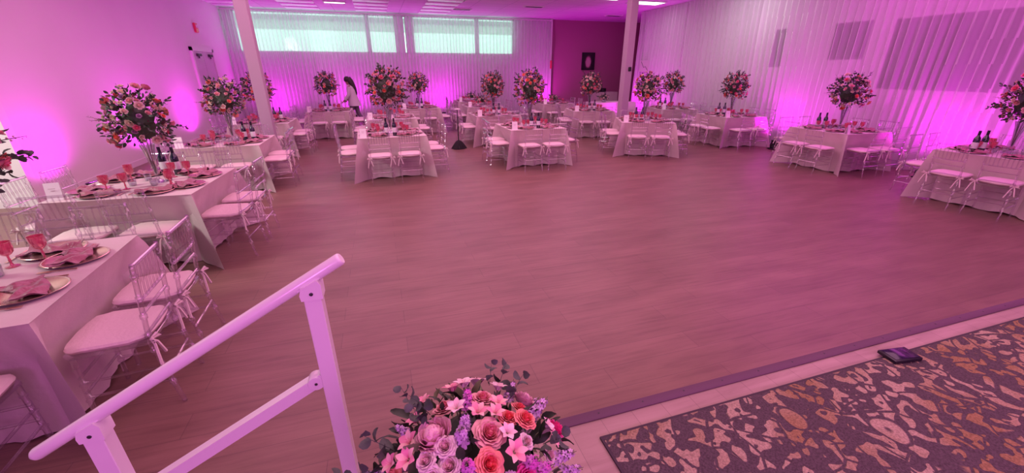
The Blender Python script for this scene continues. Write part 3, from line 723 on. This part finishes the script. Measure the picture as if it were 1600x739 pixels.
mb = MB(); mb.box((0, .04, .0025), (.012, .11, .002)); mb.tube([(0, -.015, .004), (0, -.10, .004)], [.003, .0045], 6); mb.build('knife', gold_m, kni); learn(kni)
frk = proto('table_fork', 'cutlery', 'gold forks beside the plates')
mb = MB(); mb.tube([(0, .02, .004), (0, -.10, .004)], [.0025, .0045], 6); mb.box((0, .03, .004), (.02, .02, .0022))
for k in range(4): mb.box((-.0085+.0057*k, .06, .004), (.0025, .042, .002))
mb.build('fork', gold_m, frk); learn(frk)
PROTOS = protos+[chair_hi, chair_lo, gob, pla, bot, vot, car, kni, frk]+nap

# ================================================================== TABLES
H = .60
def cloth_mesh(seed):
    r = random.Random(seed); mb = MB(); n = 28; lv = 12
    ph = [r.uniform(0, 6) for _ in range(12)]
    def per(side, s, t):      # s in -1..1 along the side, t 0 table edge..1 hem
        cf = max(0, (abs(s)-.78)/.22); cf = cf*cf*(3-2*cf)
        off = -.125*min(1, t*3)**.8*(1-cf) + .15*t**.9*cf*(1+.25*math.sin(ph[side]+(s > 0)*2))
        off += t*.012*math.sin(s*11+ph[side]) + t*.010*math.sin(s*23+ph[side+4])*(1-cf*.5)
        off += .02*math.exp(-((abs(s)-.84)/.04)**2)*t*-1.6
        tan = s*H + math.copysign(.15*t**.9*cf*(1+.25*math.sin(ph[side]+(s > 0)*2)), s)
        z = .76-.756*t + (.012*t**6*(1-cf)*(1+math.sin(s*9+ph[side+8]))) 
        a = side*PI/2; nx, ny = math.sin(a), -math.cos(a); tx, ty = math.cos(a), math.sin(a)
        rr = .012*cf*max(0, 1-t*12)
        x, y = nx*(H+off-rr)+tx*tan, ny*(H+off-rr)+ty*tan
        return (x, y, z)
    # make neighbouring sides agree at the corners
    rings = []
    for j in range(lv+1):
        t = (j/lv); ring = []
        for side in range(4):
            for i in range(n): ring.append(list(per(side, -1+2*i/n, t)))
        for side in range(4):
            a = per(side, -1, t); b_ = per((side-1) % 4, 1, t); ring[side*n] = [(a[k]+b_[k])/2 for k in range(3)]
        rings.append([tuple(p) for p in ring])
    mb.loft(rings)
    # top sheet
    mb.grid(10, 10, lambda u, v: ((u-.5)*2*H, (v-.5)*2*H, .7605+.0015*math.sin(u*9+ph[0])*math.sin(v*8+ph[1])))
    me = mb.mesh('tablecloth', cloth_m)
    return me
CL = [cloth_mesh(s) for s in (3, 4, 5)]
tt = MB(); tt.box((0, 0, .735), (1.14, 1.14, .03)); TOP = tt.mesh('table_top', trim_m, False)
tg = MB(); tg.tube([(0, 0, .01), (0, 0, .72)], .018, 8); LEG = tg.mesh('leg', frame_m)
SIDES = {'near': (0, 'near side', ('left', 'right')), 'right': (1, 'right side', ('nearer', 'farther')), 'far': (2, 'far side', ('right', 'left')), 'left': (3, 'left side', ('farther', 'nearer'))}
chairs_made = 0
def put(protot, x, y, z, rz, label):
    o = copy_tree(protot); o.location = (x, y, z); o.rotation_euler[2] = rz; o['label'] = label; return o
def table(cx, cy, deg, D, bouquet, hi=False, bottles=1, card=1, sides=('near', 'right', 'far', 'left'), seed=0, back=.975, skip=(), bp=(-.02, -.38), bo=(0, 0), bs=1.0, far=False):
    r = random.Random(100+seed); A_ = math.radians(deg); ca, sa = math.cos(A_), math.sin(A_)
    def W(x, y): return (cx+x*ca-y*sa, cy+x*sa+y*ca)
    t = thing('banquet_table', 'square table under blush cloth, the '+D, 'table', (cx, cy, 0), A_, 'square banquet tables')
    link('tablecloth', CL[seed % 3], t); link('table_top', TOP, t)
    for sx in (-1, 1):
        for sy in (-1, 1): link('leg', LEG, t, (sx*.42, sy*.42, 0))
    for sd_ in sides:
        k, sn_, (na, nb) = SIDES[sd_]; a = k*PI/2
        for q, nm in ((-1, na), (1, nb)):
            if (sd_, nm) in skip: continue
            nx, ny = math.sin(a), -math.cos(a); tx, ty = math.cos(a), math.sin(a)
            dist = back-.245+r.uniform(-.02, .03); so = q*.258+r.uniform(-.01, .01)
            x, y = W(nx*dist+tx*so, ny*dist+ty*so)
            if any(in_view((x, y, z), 190 if hi else 20) for z in (.02, .47, .9)):
                o = put(chair_hi if hi else chair_lo, x, y, 0, A_+a+r.uniform(-.05, .05), 'clear chair, %s one on %s, %s' % (nm, sn_, D))
            # place setting
            px, py = W(nx*.42+tx*q*.225, ny*.42+ty*q*.225)
            if in_view((px, py, .78)):
                ps = '%s seat, %s, %s' % (nm, sn_, D)
                put(pla, px, py, .763, A_+a, 'pink glass charger, '+ps)
                put(r.choice(nap), px, py, .765, A_+a+r.uniform(-.5, .5)+.3, 'dusty rose napkin, '+ps)
                gx, gy = (lambda gd, gt: W(nx*gd+tx*gt, ny*gd+ty*gt))(.235, q*.20+.09+r.uniform(-.015, .015))
                if in_view((gx, gy, .85)): put(gob, gx, gy, .763, 0, 'pink goblet, '+ps)
                if hi:
                    kx, ky = W(nx*.40+tx*(q*.225+.18), ny*.40+ty*(q*.225+.18)); fx, fy = W(nx*.40+tx*(q*.225-.18), ny*.40+ty*(q*.225-.18))
                    if q < 0: put(frk, fx, fy, .764, A_+a+PI, 'gold fork, '+ps)
                    put(kni, kx, ky, .764, A_+a, 'gold knife, '+ps) if q < 0 else put(frk, fx, fy, .764, A_+a, 'gold fork, '+ps)
    if bouquet is not None and in_view((cx, cy, 1.3), 300):
        centerpiece(cx+bo[0], cy+bo[1], r.uniform(0, 6.28), protos[bouquet], 'tall vase of pink roses, '+D, bs)
    if not far:
        for k in range(4):
            a = k*PI/2+.6; vx, vy = W(.15*math.cos(a), .15*math.sin(a))
            if in_view((vx, vy, .8)): put(vot, vx, vy, .763, 0, 'clear votive glass, %s of the vase foot, %s' % (('right', 'back', 'left', 'front')[k], D))
    if bottles:
        for k in range(2):
            bx, by = W(bp[0]-.07+.14*k, bp[1]+.02-.04*k)
            if in_view((bx, by, .9)): put(bot, bx, by, .763, 0, 'dark wine bottle, %s of the pair, on the %s' % (('left', 'right')[k], D))
    if card:
        kx, ky = W(-.50, -.51)
        if in_view((kx, ky, .85)): put(car, kx, ky, .763, A_+r.uniform(-.2, .3), 'white folded card at the near corner of the '+D)

T = [(-2.34, 2.78, 4, 'table nearest the handrail', 0, dict(hi=True, card=0, bottles=0, bo=(.04, .10))),
     (-2.40, 5.15, -3, 'second left-wall table', 0, dict(hi=True, bo=(.06, .02), bs=.90, bp=(.02, .40))),
     (-2.50, 8.03, 0, 'third left-wall table', 2, dict(bo=(.09, 0), bs=.95, bp=(.33, .02))),
     (-2.60, 11.1, 0, 'table behind left column', 1, dict(bp=(.3, .0))),
     (-1.40, 13.7, 0, 'table beside walking person', 1, {}),
     (.16, 8.25, 2, 'front table left of pole stand', 1, dict(bs=1.1)),
     (.27, 11.25, 0, 'table behind front-left centre table', None, dict(bottles=0)),
     (1.25, 14.0, 0, 'back table below magenta curtain', 2, {}),
     (3.05, 8.42, 0, 'front table right of pole stand', 1, dict(bs=1.05)),
     (2.98, 11.15, 0, 'table directly right of pole stand', 1, {}),
     (3.35, 14.1, 0, 'back table beyond pole stand', None, dict(bottles=0, far=True)),
     (3.5, 16.5, 0, 'farthest table by back curtain', None, dict(bottles=0, far=True)),
     (6.05, 8.62, -24, 'angled table in front of right column', 0, dict(bp=(-.16, -.16))),
     (6.10, 11.55, -12, 'angled table left of right column', 2, {}),
     (6.15, 14.5, 0, 'far table before plum wall', None, dict(bottles=0, far=True)),
     (8.88, 11.35, -8, 'table right of right column', 1, dict(bp=(-.28, 0))),
     (8.95, 8.95, -5, 'far right-wall table', 1, dict(bp=(-.20, .12))),
     (8.86, 6.02, 0, 'middle right-wall table', 2, dict(bp=(-.20, .24))),
     (8.60, 3.42, 6, 'last right-wall table before the stage', 0, dict(bp=(-.34, .22)))]
for i, (x, y, dg, D, bq, kw) in enumerate(T): table(x, y, dg, D, bq, seed=i, **kw)

# long table glowing magenta near the plum wall, with low flowers
lt = thing('long_table', 'long white-draped table lit magenta before the plum wall', 'table', (8.42, 14.25, 0))
mb = MB()
def lc(u, v):
    a = u*4; k = int(min(a, 3.999)); f = a-k; cs = [(-.85, -.38), (.85, -.38), (.85, .38), (-.85, .38), (-.85, -.38)]
    x = cs[k][0]*(1-f)+cs[k+1][0]*f; y = cs[k][1]*(1-f)+cs[k+1][1]*f; e = .03*v*math.sin(u*70)
    return (x*(1+.05*v)+e*.3, y*(1+.10*v)+e, .76-.755*v)
mb.grid(96, 6, lc); mb.box((0, 0, .757), (1.7, .76, .008)); mb.build('tablecloth', cloth_m, lt)
low = [(8.1, 14.2, .765, 'low pink and green arrangement on the long table'), (6.15, 14.45, .765, 'low green and white arrangement on the far table before plum wall'), (3.35, 14.05, .765, 'low green arrangement on the back table beyond pole stand'), (3.5, 16.45, .765, 'low green arrangement on the farthest table'), (.27, 11.25, .765, 'low arrangement behind the big front-left bouquet')]
for i, (x, y, z, lb) in enumerate(low[:4]):
    t = thing('low_flower_arrangement', lb, 'flower arrangement', (x, y, z), i, 'low flower arrangements')
    mb = MB(); mb.lathe([(.07, 0), (.09, .01), (.10, .08), (.09, .08), (.07, .02), (.002, .02)], 14); mb.build('bowl', glass, t)
    floral_ball(t, (0, 0, .16), (.20, .15, .11), 16, 70+i, ['cream', 'blush', 'cream'], 8, 160)
# console with small black box by the plum wall
ct = thing('console_table', 'small white-draped side table against the plum wall', 'table', (10.3, 18.1, 0))
mb = MB(); mb.grid(64, 4, lambda u, v: (lambda q: (q[0]*.55*(1+.04*v), q[1]*.3*(1+.08*v), .92-.915*v))([(-1+8*u, -1), (1, -1+8*(u-.25)), (1-8*(u-.5), 1), (-1, 1-8*(u-.75))][min(3, int(u*4))])); mb.box((0, 0, .917), (1.1, .6, .008)); mb.build('tablecloth', cloth_m, ct)
bx = thing('black_speaker_box', 'small black box on the draped side table', 'box', (10.15, 18.05, .922))
mb = MB(); mb.box((0, 0, .085), (.34, .2, .17), bev=.015); mb.build('body', black_m, bx)
mb = MB(); mb.lathe([(.05, 0), (.05, .01), (.035, .014)], 14); mb.M = Matrix.Identity(4); q = mb.build('dial', frame_m, bx); q.rotation_euler = (PI/2, 0, 0); q.location = (0, -.1, .085)
# black pole stand with a dark weighted base
ps = thing('pole_stand', 'thin black pole stand with dark weighted base on open floor', 'stand', (1.85, 10.42, 0))
mb = MB(); mb.tube([(0, 0, .05), (0, 0, .62), (0, 0, .96)], [.014, .011, .010], 8); mb.build('pole', black_m, ps)
mb = MB()
def sb_(u, v):
    a = 2*PI*u; rr = (.17+.02*math.sin(3*a+1)+.015*math.sin(5*a))*(1-v)**.55*(1-.2*v)+.022; z = .005+.21*v+.02*math.sin(4*a)*v*(1-v)
    return (rr*math.cos(a), rr*.8*math.sin(a), z)
mb.grid(28, 10, sb_); mb.build('weight_bag', dark_cloth, ps)
for k in range(3):
    a = k*2.1+.4; mb = MB(); mb.tube([(0, 0, .16), (.2*math.cos(a), .2*math.sin(a), .015)], .009, 6); mb.build('foot', black_m, ps)
mb = MB(); mb.box((0, 0, .975), (.13, .13, .022), bev=.004); mb.build('top_plate', trim_m, ps)

# ================================================================== PERSON
def skin_body(name, joints, edges, m, parent, sub=1):
    me = bpy.data.meshes.new(name); me.from_pydata([j[0] for j in joints], edges, [])
    o = bpy.data.objects.new(name, me); COL.objects.link(o); o.parent = parent
    md = o.modifiers.new('skin', 'SKIN'); o.modifiers.new('sub', 'SUBSURF').levels = sub; o.modifiers['sub'].render_levels = sub
    if not me.skin_vertices: 
        bpy.context.view_layer.objects.active = o
    sv = me.skin_vertices[0].data if me.skin_vertices else None
    if sv:
        for i, j in enumerate(joints):
            sv[i].radius = (j[1], j[2] if len(j) > 2 else j[1])
        sv[0].use_root = True
    me.materials.append(m); return o
skin_m = mat('skin_tone', (.28, .13, .10), .55)
pe = thing('person', 'person with long dark hair in a pale tunic walking behind the tables', 'person', (-.80, 15.6, 0), math.radians(170))
# figure faces local +X turned so that it looks to the left of the photograph
J = [((0, 0, .93), .13, .15), ((.02, 0, 1.08), .11, .14), ((.05, 0, 1.27), .12, .16), ((.08, 0, 1.38), .06, .08), ((.11, 0, 1.44), .045), ((.14, 0, 1.53), .085, .08), ((.15, 0, 1.60), .075, .07),
     ((.06, .16, 1.34), .055), ((.10, .20, 1.10), .042), ((.24, .19, .93), .033), ((.31, .18, .88), .028),
     ((.06, -.16, 1.34), .055), ((.06, -.20, 1.10), .042), ((.20, -.20, .94), .033), ((.27, -.19, .89), .028),
     ((.01, .09, .86), .09), ((.14, .09, .48), .058), ((.10, .09, .09), .036), ((.22, .09, .035), .030),
     ((-.01, -.09, .86), .09), ((-.08, -.09, .48), .058), ((-.26, -.09, .12), .036), ((-.16, -.09, .04), .030)]
E_ = [(0, 1), (1, 2), (2, 3), (3, 4), (4, 5), (5, 6), (2, 7), (7, 8), (8, 9), (9, 10), (2, 11), (11, 12), (12, 13), (13, 14), (0, 15), (15, 16), (16, 17), (17, 18), (0, 19), (19, 20), (20, 21), (21, 22)]
body = skin_body('body', J, E_, skin_m, pe, 2)
# fingers on each hand, face details
for s in (1, -1):
    hx, hy, hz = (.31, .18, .88) if s > 0 else (.27, -.19, .89)
    mb = MB()
    mb.ball((hx+.03, hy, hz-.02), .038, 8, 6, (1, .5, .8))
    for k in range(4):
        yk = hy+(-.024+.016*k); ln = (.06, .07, .067, .052)[k]
        mb.tube([(hx+.05, yk, hz-.03), (hx+.05+ln*.5, yk, hz-.045), (hx+.05+ln*.8, yk, hz-.075)], [.0085, .008, .006], 6)
    mb.tube([(hx+.02, hy-s*.022, hz-.02), (hx+.045, hy-s*.045, hz-.035), (hx+.07, hy-s*.047, hz-.05)], [.010, .009, .007], 6)
    mb.build('hand', skin_m, pe)
mb = MB(); mb.lathe([(.012, 0), (.016, .02), (.004, .045)], 8, (.222, 0, 1.535)); mb.build('nose', skin_m, pe)
mb = MB(); mb.ball((.212, .03, 1.575), .010, 8, 6); mb.ball((.212, -.03, 1.575), .010, 8, 6); mb.build('eyes', frame_m, pe)
mb = MB(); mb.ball((.215, 0, 1.502), .012, 8, 6, (.6, 1.6, .5)); mb.build('mouth', mat('lip_tone', (.35, .08, .09), .5), pe)
tun = mat('pale_grey_knit', (.62, .60, .60), .85, bump=(60, .4)); lg = mat('dark_leggings', (.16, .13, .17), .8)
def ring(cx, cy, z, a, b_, n=20, wob=0): return [(cx+a*math.cos(2*PI*i/n)*(1+wob*math.sin(6*PI*i/n*2)), cy+b_*math.sin(2*PI*i/n), z) for i in range(n)]
mb = MB(); mb.loft([ring(-.02, 0, .74, .20, .235, wob=.05), ring(0, 0, .80, .19, .23, wob=.04), ring(.0, 0, .95, .165, .205), ring(.02, 0, 1.1, .145, .175), ring(.045, 0, 1.25, .145, .20), ring(.06, 0, 1.35, .11, .19), ring(.085, 0, 1.415, .06, .075)], True)
mb.build('tunic', tun, pe)
for s in (1, -1):
    a = [(.055, s*.155, 1.35), (.10 if s > 0 else .06, s*.20, 1.10), (.235 if s > 0 else .195, s*.195, .945)]
    mb = MB(); mb.tube([a[0], tuple((p+q)/2 for p, q in zip(a[0], a[1])), a[1], tuple((p+q)/2 for p, q in zip(a[1], a[2])), a[2]], [.075, .065, .058, .052, .050], 12); mb.build('sleeve', tun, pe)
for (a, b_, c) in (((.01, .09, .82), (.14, .09, .48), (.105, .09, .12)), ((-.01, -.09, .82), (-.08, -.09, .48), (-.25, -.09, .15))):
    mb = MB(); mb.tube([a, tuple((p+q)/2 for p, q in zip(a, b_)), b_, tuple((p+q)/2 for p, q in zip(b_, c)), c], [.10, .085, .068, .062, .045], 12); mb.build('trouser_leg', lg, pe)
for (x, y, z) in ((.16, .09, .035), (-.20, -.09, .045)):
    mb = MB(); mb.ball((x, y, z), .06, 10, 7, (2.0, .75, .55)); mb.build('shoe', card_m, pe)
hair_m = mat('dark_brown_hair', (.018, .010, .009), .5, bump=(80, .4))
mb = MB(); mb.ball((.13, 0, 1.585), .105, 14, 10, (1.0, .92, .98))
mb.tube([(.09, 0, 1.62), (.03, 0, 1.54), (-.02, 0, 1.42), (-.07, 0, 1.28), (-.10, 0, 1.14), (-.115, 0, 1.06)], [.09, .095, .088, .075, .055, .015], 12)
mb.build('hair', hair_m, pe)
mb = MB(); mb.tube([(.06, .10, 1.40), (.16, -.02, 1.20), (.13, -.17, 1.0), (0, -.24, .9)], .014, 6); mb.tube([(.06, .10, 1.40), (-.08, .0, 1.25), (-.08, -.16, 1.05), (0, -.24, .9)], .014, 6)
mb.box((.0, -.265, .84), (.22, .07, .16), bev=.02); mb.build('crossbody_bag', black_m, pe)

# ================================================================== FOREGROUND ARRANGEMENT
FC = Vector((.142, .87, .675)); FR = Vector((.320, .295, .295))
fa_ = thing('flower_arrangement', 'large low arrangement of roses, peony and lilac stock at the stage corner', 'flower arrangement', (FC.x, FC.y, SZ))
C0 = Vector((0, 0, FC.z-SZ))
mb = MB(); mb.lathe([(.10, 0), (.12, .01), (.15, .09), (.17, .16), (.162, .16), (.14, .09), (.11, .02), (.002, .02)], 24); mb.build('bowl', mat('white_ceramic', (.8, .78, .78), .25), fa_)
r = random.Random(5)
def rdv():
    v = Vector((r.gauss(0, 1), r.gauss(0, 1), r.gauss(0, 1))); return v.normalized()
fo = MB()
fo.grid(24, 14, lambda u, v: tuple(C0+Vector((math.cos(2*PI*u)*math.sin(PI*v)*FR.x, math.sin(2*PI*u)*math.sin(PI*v)*FR.y, -math.cos(PI*v)*FR.z))*(.66+.06*math.sin(u*37+v*11)*math.sin(v*23))))
for _ in range(430):
    v = rdv()
    if v.z < -.55: continue
    fo.k = r.choice((0, 0, 0, 1)); p = C0+Vector((v.x*FR.x, v.y*FR.y, v.z*FR.z))*r.uniform(.66, .95)
    leaf(fo, p, v+rdv()*.8, r.uniform(.04, .085), r.uniform(.015, .03), r, r.random() < .25)
fo.build('foliage', [leaf_m, bud_m, leaf2_m], fa_)
def surf(px, py, s=1.0):
    """a fixed direction out of the bouquet centre: px to the right (-1..1), py up and away (-1..1)"""
    R0 = Vector((.985, -.17, 0)); U0 = Vector((.13, .75, .65)).normalized(); T0 = R0.cross(U0).normalized()
    T0 = -T0 if T0.y > 0 else T0
    q = max(0, 1-px*px-py*py); v = R0*px+U0*py+T0*math.sqrt(q)
    return v, C0+Vector((v.x*FR.x, v.y*FR.y, v.z*FR.z))*s
def place(name, me, v, p, sz, label=None, sink=.3, tw=None):
    o = link(name, me, fa_); o.matrix_local = Matrix.Translation(p-v*sz*sink) @ frame_to(v) @ Matrix.Rotation(r.uniform(0, 6) if tw is None else tw, 4, 'Z') @ Matrix.Diagonal((sz, sz, sz, 1))
    if label: o['label'] = label
    return o
def big_rose(name, mats, seed):
    rr = random.Random(seed); mb = MB(); mb.k = 1; mb.ball((0, 0, .42), .30, 10, 8, (1, 1, 1.2))
    rings = [(3, .16, 1.05, .0, .02, 1, 2.6), (3, .24, 1.04, .01, .03, 1, 2.2), (4, .33, 1.02, .03, .05, 1, 1.9), (4, .43, .99, .06, .07, 1, 1.8), (5, .54, .94, .12, .10, 0, 1.7), (5, .64, .86, .20, .15, 0, 1.7), (5, .74, .74, .30, .20, 0, 1.6), (5, .82, .58, .38, .24, 0, 1.6)]
    for j, (n, r0, h, op, cu, k, ov) in enumerate(rings):
        mb.k = k; off = rr.uniform(0, 6)
        for i in range(n): petal(mb, off+i*2*PI/n+rr.uniform(-.15, .15), r0, h, 2*PI/n*min(ov, 1.6), op*rr.uniform(.8, 1.3), cu, 6, 5)
    return mb.mesh(name, mats)
def peony(name, mats, seed):
    rr = random.Random(seed); mb = MB(); mb.k = 0; mb.ball((0, 0, .45), .5, 12, 9)
    for j, (n, r0, h, op) in enumerate([(5, .2, 1.06, -.10), (6, .34, 1.04, -.14), (7, .48, 1.0, -.14), (8, .62, .94, -.10), (8, .72, .86, -.06), (8, .80, .76, .0), (7, .86, .64, .06)]):
        mb.k = j % 2
        for i in range(n): petal(mb, rr.uniform(0, .4)+i*2*PI/n+j, r0*rr.uniform(.95, 1.05), h*rr.uniform(.95, 1.05), 2*PI/n*1.8, op, .06, 5, 5)
    return mb.mesh(name, mats)
def lily(name, mats, seed):        # alstroemeria: six pointed petals opening from a trumpet
    rr = random.Random(seed); mb = MB()
    for i in range(6):
        a = i*PI/3; w_ = .30 if i % 2 else .40; mb.k = i % 2
        def fn(u, v, a=a, w_=w_):
            uu = (u-.5)*2; w2 = w_*math.sin(PI*min(1, .12+.86*v))**.8; rad = .10+.85*v**1.5; z = .15+.95*v-.35*v**3+.10*abs(uu)*w2
            return (rad*math.cos(a)-uu*w2*math.sin(a), rad*math.sin(a)+uu*w2*math.cos(a), z)
        mb.grid(4, 6, fn)
    mb.k = 1
    for i in range(5): mb.tube([(0, 0, .2), (.08*math.cos(i), .08*math.sin(i), .6), (.2*math.cos(i*1.3), .2*math.sin(i*1.3), .85)], [.02, .015, .02], 4)
    mb.k = 2; mb.tube([(0, 0, -.6), (0, 0, .05), (0, 0, .22)], [.04, .08, .14], 6)
    return mb.mesh(name, mats)
def stock(name, mats, seed, n=20):  # lilac stock: ruffled florets up a spike
    rr = random.Random(seed); mb = MB(); mb.k = 2; mb.tube([(0, 0, -1), (0, 0, 1.9)], [.06, .03], 5)
    for i in range(n):
        z = -.3+2.1*i/n; a = i*2.4; rad = .38*(1-.55*max(0, z)/1.9); c = Vector((rad*math.cos(a), rad*math.sin(a), z)); nrm_ = Vector((math.cos(a), math.sin(a), .6)).normalized()
        mb.M = Matrix.Translation(c) @ frame_to(nrm_); s_ = .38*(1-.55*max(0, z)/1.9); mb.k = rr.choice((0, 0, 1))
        if z < 1.5:
            for k in range(5): petal(mb, k*2*PI/5+a, s_*.35, s_*.45, 1.35, s_*.75, s_*.1, 3, 3)
        else: mb.k = 2; mb.ball((0, 0, 0), .07, 6, 5)
        mb.M = Matrix.Identity(4)
    return mb.mesh(name, mats)
def euc(name, seed, n=5):
    rr = random.Random(seed); mb = MB(); mb.k = 0; pts = [(0, 0, 0), (.1, 0, .9), (.25, .05, 1.8), (.45, .05, 2.6)]; mb.tube(pts, [.03, .025, .02, .012], 5)
    for i in range(n):
        t = (i+.6)/n; p = Vector(pts[0]).lerp(Vector(pts[3]), t); a = i*2.6
        leaf(mb, p, (math.cos(a), math.sin(a), .5), 1.05-.3*t, .98-.3*t, rr, True)
    return mb.mesh(name, leaf2_m)
lilac = (fl_mat('petal_lilac', (.62, .42, .68)), fl_mat('petal_lilac_deep', (.52, .30, .60)), bud_m)
hot = (fl_mat('petal_hot_pink', (.80, .08, .36)), fl_mat('petal_hot_pink_core', (.85, .05, .28)))
ppale = (fl_mat('petal_pale_pink', (.78, .50, .56)), fl_mat('petal_pale_pink_in', (.72, .40, .50)))
white_p = (fl_mat('petal_white', (.82, .68, .70)), fl_mat('petal_white_in', (.80, .55, .58)), bud_m)
pinkl = (fl_mat('petal_lily_pink', (.76, .28, .40)), fl_mat('petal_lily_pink_in', (.82, .52, .50)), bud_m)
BR = {'blush': big_rose('blush_rose', [fl_mat('rose_blush_out', (.78, .42, .42)), fl_mat('rose_blush_in', (.75, .26, .30))], 1),
      'coral': big_rose('coral_rose', [fl_mat('rose_coral_out', (.84, .28, .26)), fl_mat('rose_coral_in', (.85, .14, .16))], 2),
      'white': big_rose('spray_rose', [white_p[0], white_p[1]], 3), 'hot': big_rose('hot_pink_rose', list(hot), 4)}
PE = peony('peony', list(ppale), 5); LW = lily('alstroemeria', list(white_p), 6); LP = lily('alstroemeria', list(pinkl), 7)
SL = stock('lilac_stock', list(lilac), 8); SP = stock('pink_stock', [fl_mat('petal_stock_pink', (.62, .20, .58)), fl_mat('petal_stock_mag', (.66, .12, .52)), bud_m], 9); EU = euc('eucalyptus', 10)
FL = [('peony', PE, -.31, .50, .058, 'large pale pink peony'), ('peony', PE, .58, .76, .040, 'smaller pink peony on the upper right'),
 ('blush_rose', BR['blush'], .19, .46, .040, 'open blush rose in the middle'), ('coral_rose', BR['coral'], .17, .20, .035, 'coral rose below the open blush rose'),
 ('coral_rose', BR['coral'], .53, .54, .030, 'bright coral rose right of the blush rose'), ('coral_rose', BR['coral'], .52, .68, .024, None), ('coral_rose', BR['coral'], .39, .60, .026, None), ('coral_rose', BR['coral'], -.67, .14, .034, None),
 ('blush_rose', BR['blush'], .15, .80, .033, 'pink rose near the top'), ('blush_rose', BR['blush'], -.24, .78, .031, 'pale rose on the upper left'),
 ('spray_rose', BR['white'], -.20, .38, .026, None), ('spray_rose', BR['white'], -.17, .23, .029, None), ('spray_rose', BR['white'], -.36, .29, .026, None), ('spray_rose', BR['white'], -.30, .15, .025, None), ('spray_rose', BR['white'], .76, .20, .022, None),
 ('hot_pink_rose', BR['hot'], .88, .42, .037, 'hot pink rose at the right edge'), ('hot_pink_rose', BR['hot'], -.90, .06, .030, None), ('hot_pink_rose', BR['hot'], .50, .04, .032, None),
 ('alstroemeria', LW, .10, .96, .042, 'white alstroemeria bloom standing at the top'), ('alstroemeria', LW, -.03, .90, .036, None), ('alstroemeria', LP, -.15, .90, .034, None), ('alstroemeria', LW, -.10, .68, .032, None),
 ('alstroemeria', LP, .09, .66, .032, None), ('alstroemeria', LP, .29, .72, .032, None), ('alstroemeria', LP, .25, .62, .030, None), ('alstroemeria', LP, -.53, .46, .034, None), ('alstroemeria', LP, -.50, .66, .030, None), ('alstroemeria', LP, -.40, .78, .028, None),
 ('alstroemeria', LW, .35, .44, .028, None), ('alstroemeria', LP, -.49, .30, .034, None), ('alstroemeria', LP, .38, .26, .036, None), ('alstroemeria', LW, .74, .44, .028, None), ('alstroemeria', LP, .76, .32, .030, None), ('alstroemeria', LW, .30, .86, .032, None), ('alstroemeria', LP, -.70, .30, .030, None),
 ('lilac_stock', SL, -.06, .44, .036, 'lilac stock left of the blush rose'), ('lilac_stock', SL, -.03, .58, .030, None), ('lilac_stock', SL, .67, .62, .036, 'lilac stock on the right side'), ('lilac_stock', SL, .70, .70, .030, None), ('lilac_stock', SL, .45, .86, .032, None),
 ('lilac_stock', SL, -.88, .20, .028, None), ('pink_stock', SP, .0, .79, .030, None), ('pink_stock', SP, -.01, .20, .034, None), ('lilac_stock', SL, .86, .16, .032, None), ('pink_stock', SP, .52, .16, .034, None), ('pink_stock', SP, .64, .10, .030, None), ('lilac_stock', SL, .92, .02, .03, None),
 ('eucalyptus', EU, -.70, .42, .042, None), ('eucalyptus', EU, -.84, .24, .040, None), ('eucalyptus', EU, -.36, .70, .038, None), ('eucalyptus', EU, .32, .90, .036, None), ('eucalyptus', EU, .42, .78, .038, None), ('eucalyptus', EU, -.43, .58, .034, None),
 ('eucalyptus', EU, .68, .30, .038, None), ('eucalyptus', EU, -.52, .76, .032, None), ('eucalyptus', EU, .22, .92, .030, None)]
fill = [('spray_rose', BR['white'], .020), ('blush_rose', BR['blush'], .028), ('alstroemeria', LP, .028), ('alstroemeria', LW, .026), ('lilac_stock', SL, .024), ('coral_rose', BR['coral'], .025), ('pink_stock', SP, .024), ('spray_rose', BR['white'], .019), ('blush_rose', BR['blush'], .024)]
taken = [(a[2], a[3], a[4]) for a in FL]
for i in range(420):
    px, py = r.uniform(-.97, .97), r.uniform(-.6, .95)
    if px*px+py*py > .95: continue
    nm, me, sz = fill[i % len(fill)]
    if all(math.hypot(px-a, py-b_) > (sz+c_)*2.7 for a, b_, c_ in taken): taken.append((px, py, sz)); FL.append((nm, me, px, py, sz, None))
for (nm, me, px, py, sz, lb) in FL:
    v, p = surf(px, py, r.uniform(.93, 1.0)); v = (v+rdv()*.12).normalized(); place(nm, me, v, p, sz, lb, .45 if nm not in ('eucalyptus', 'alstroemeria') else 0.0)

for pr in PROTOS:      # the patterns the copies were taken from leave the scene
    def rm(o):
        for ch in KIDS.get(o.name, []): rm(ch)
        bpy.data.objects.remove(o)
    rm(pr)
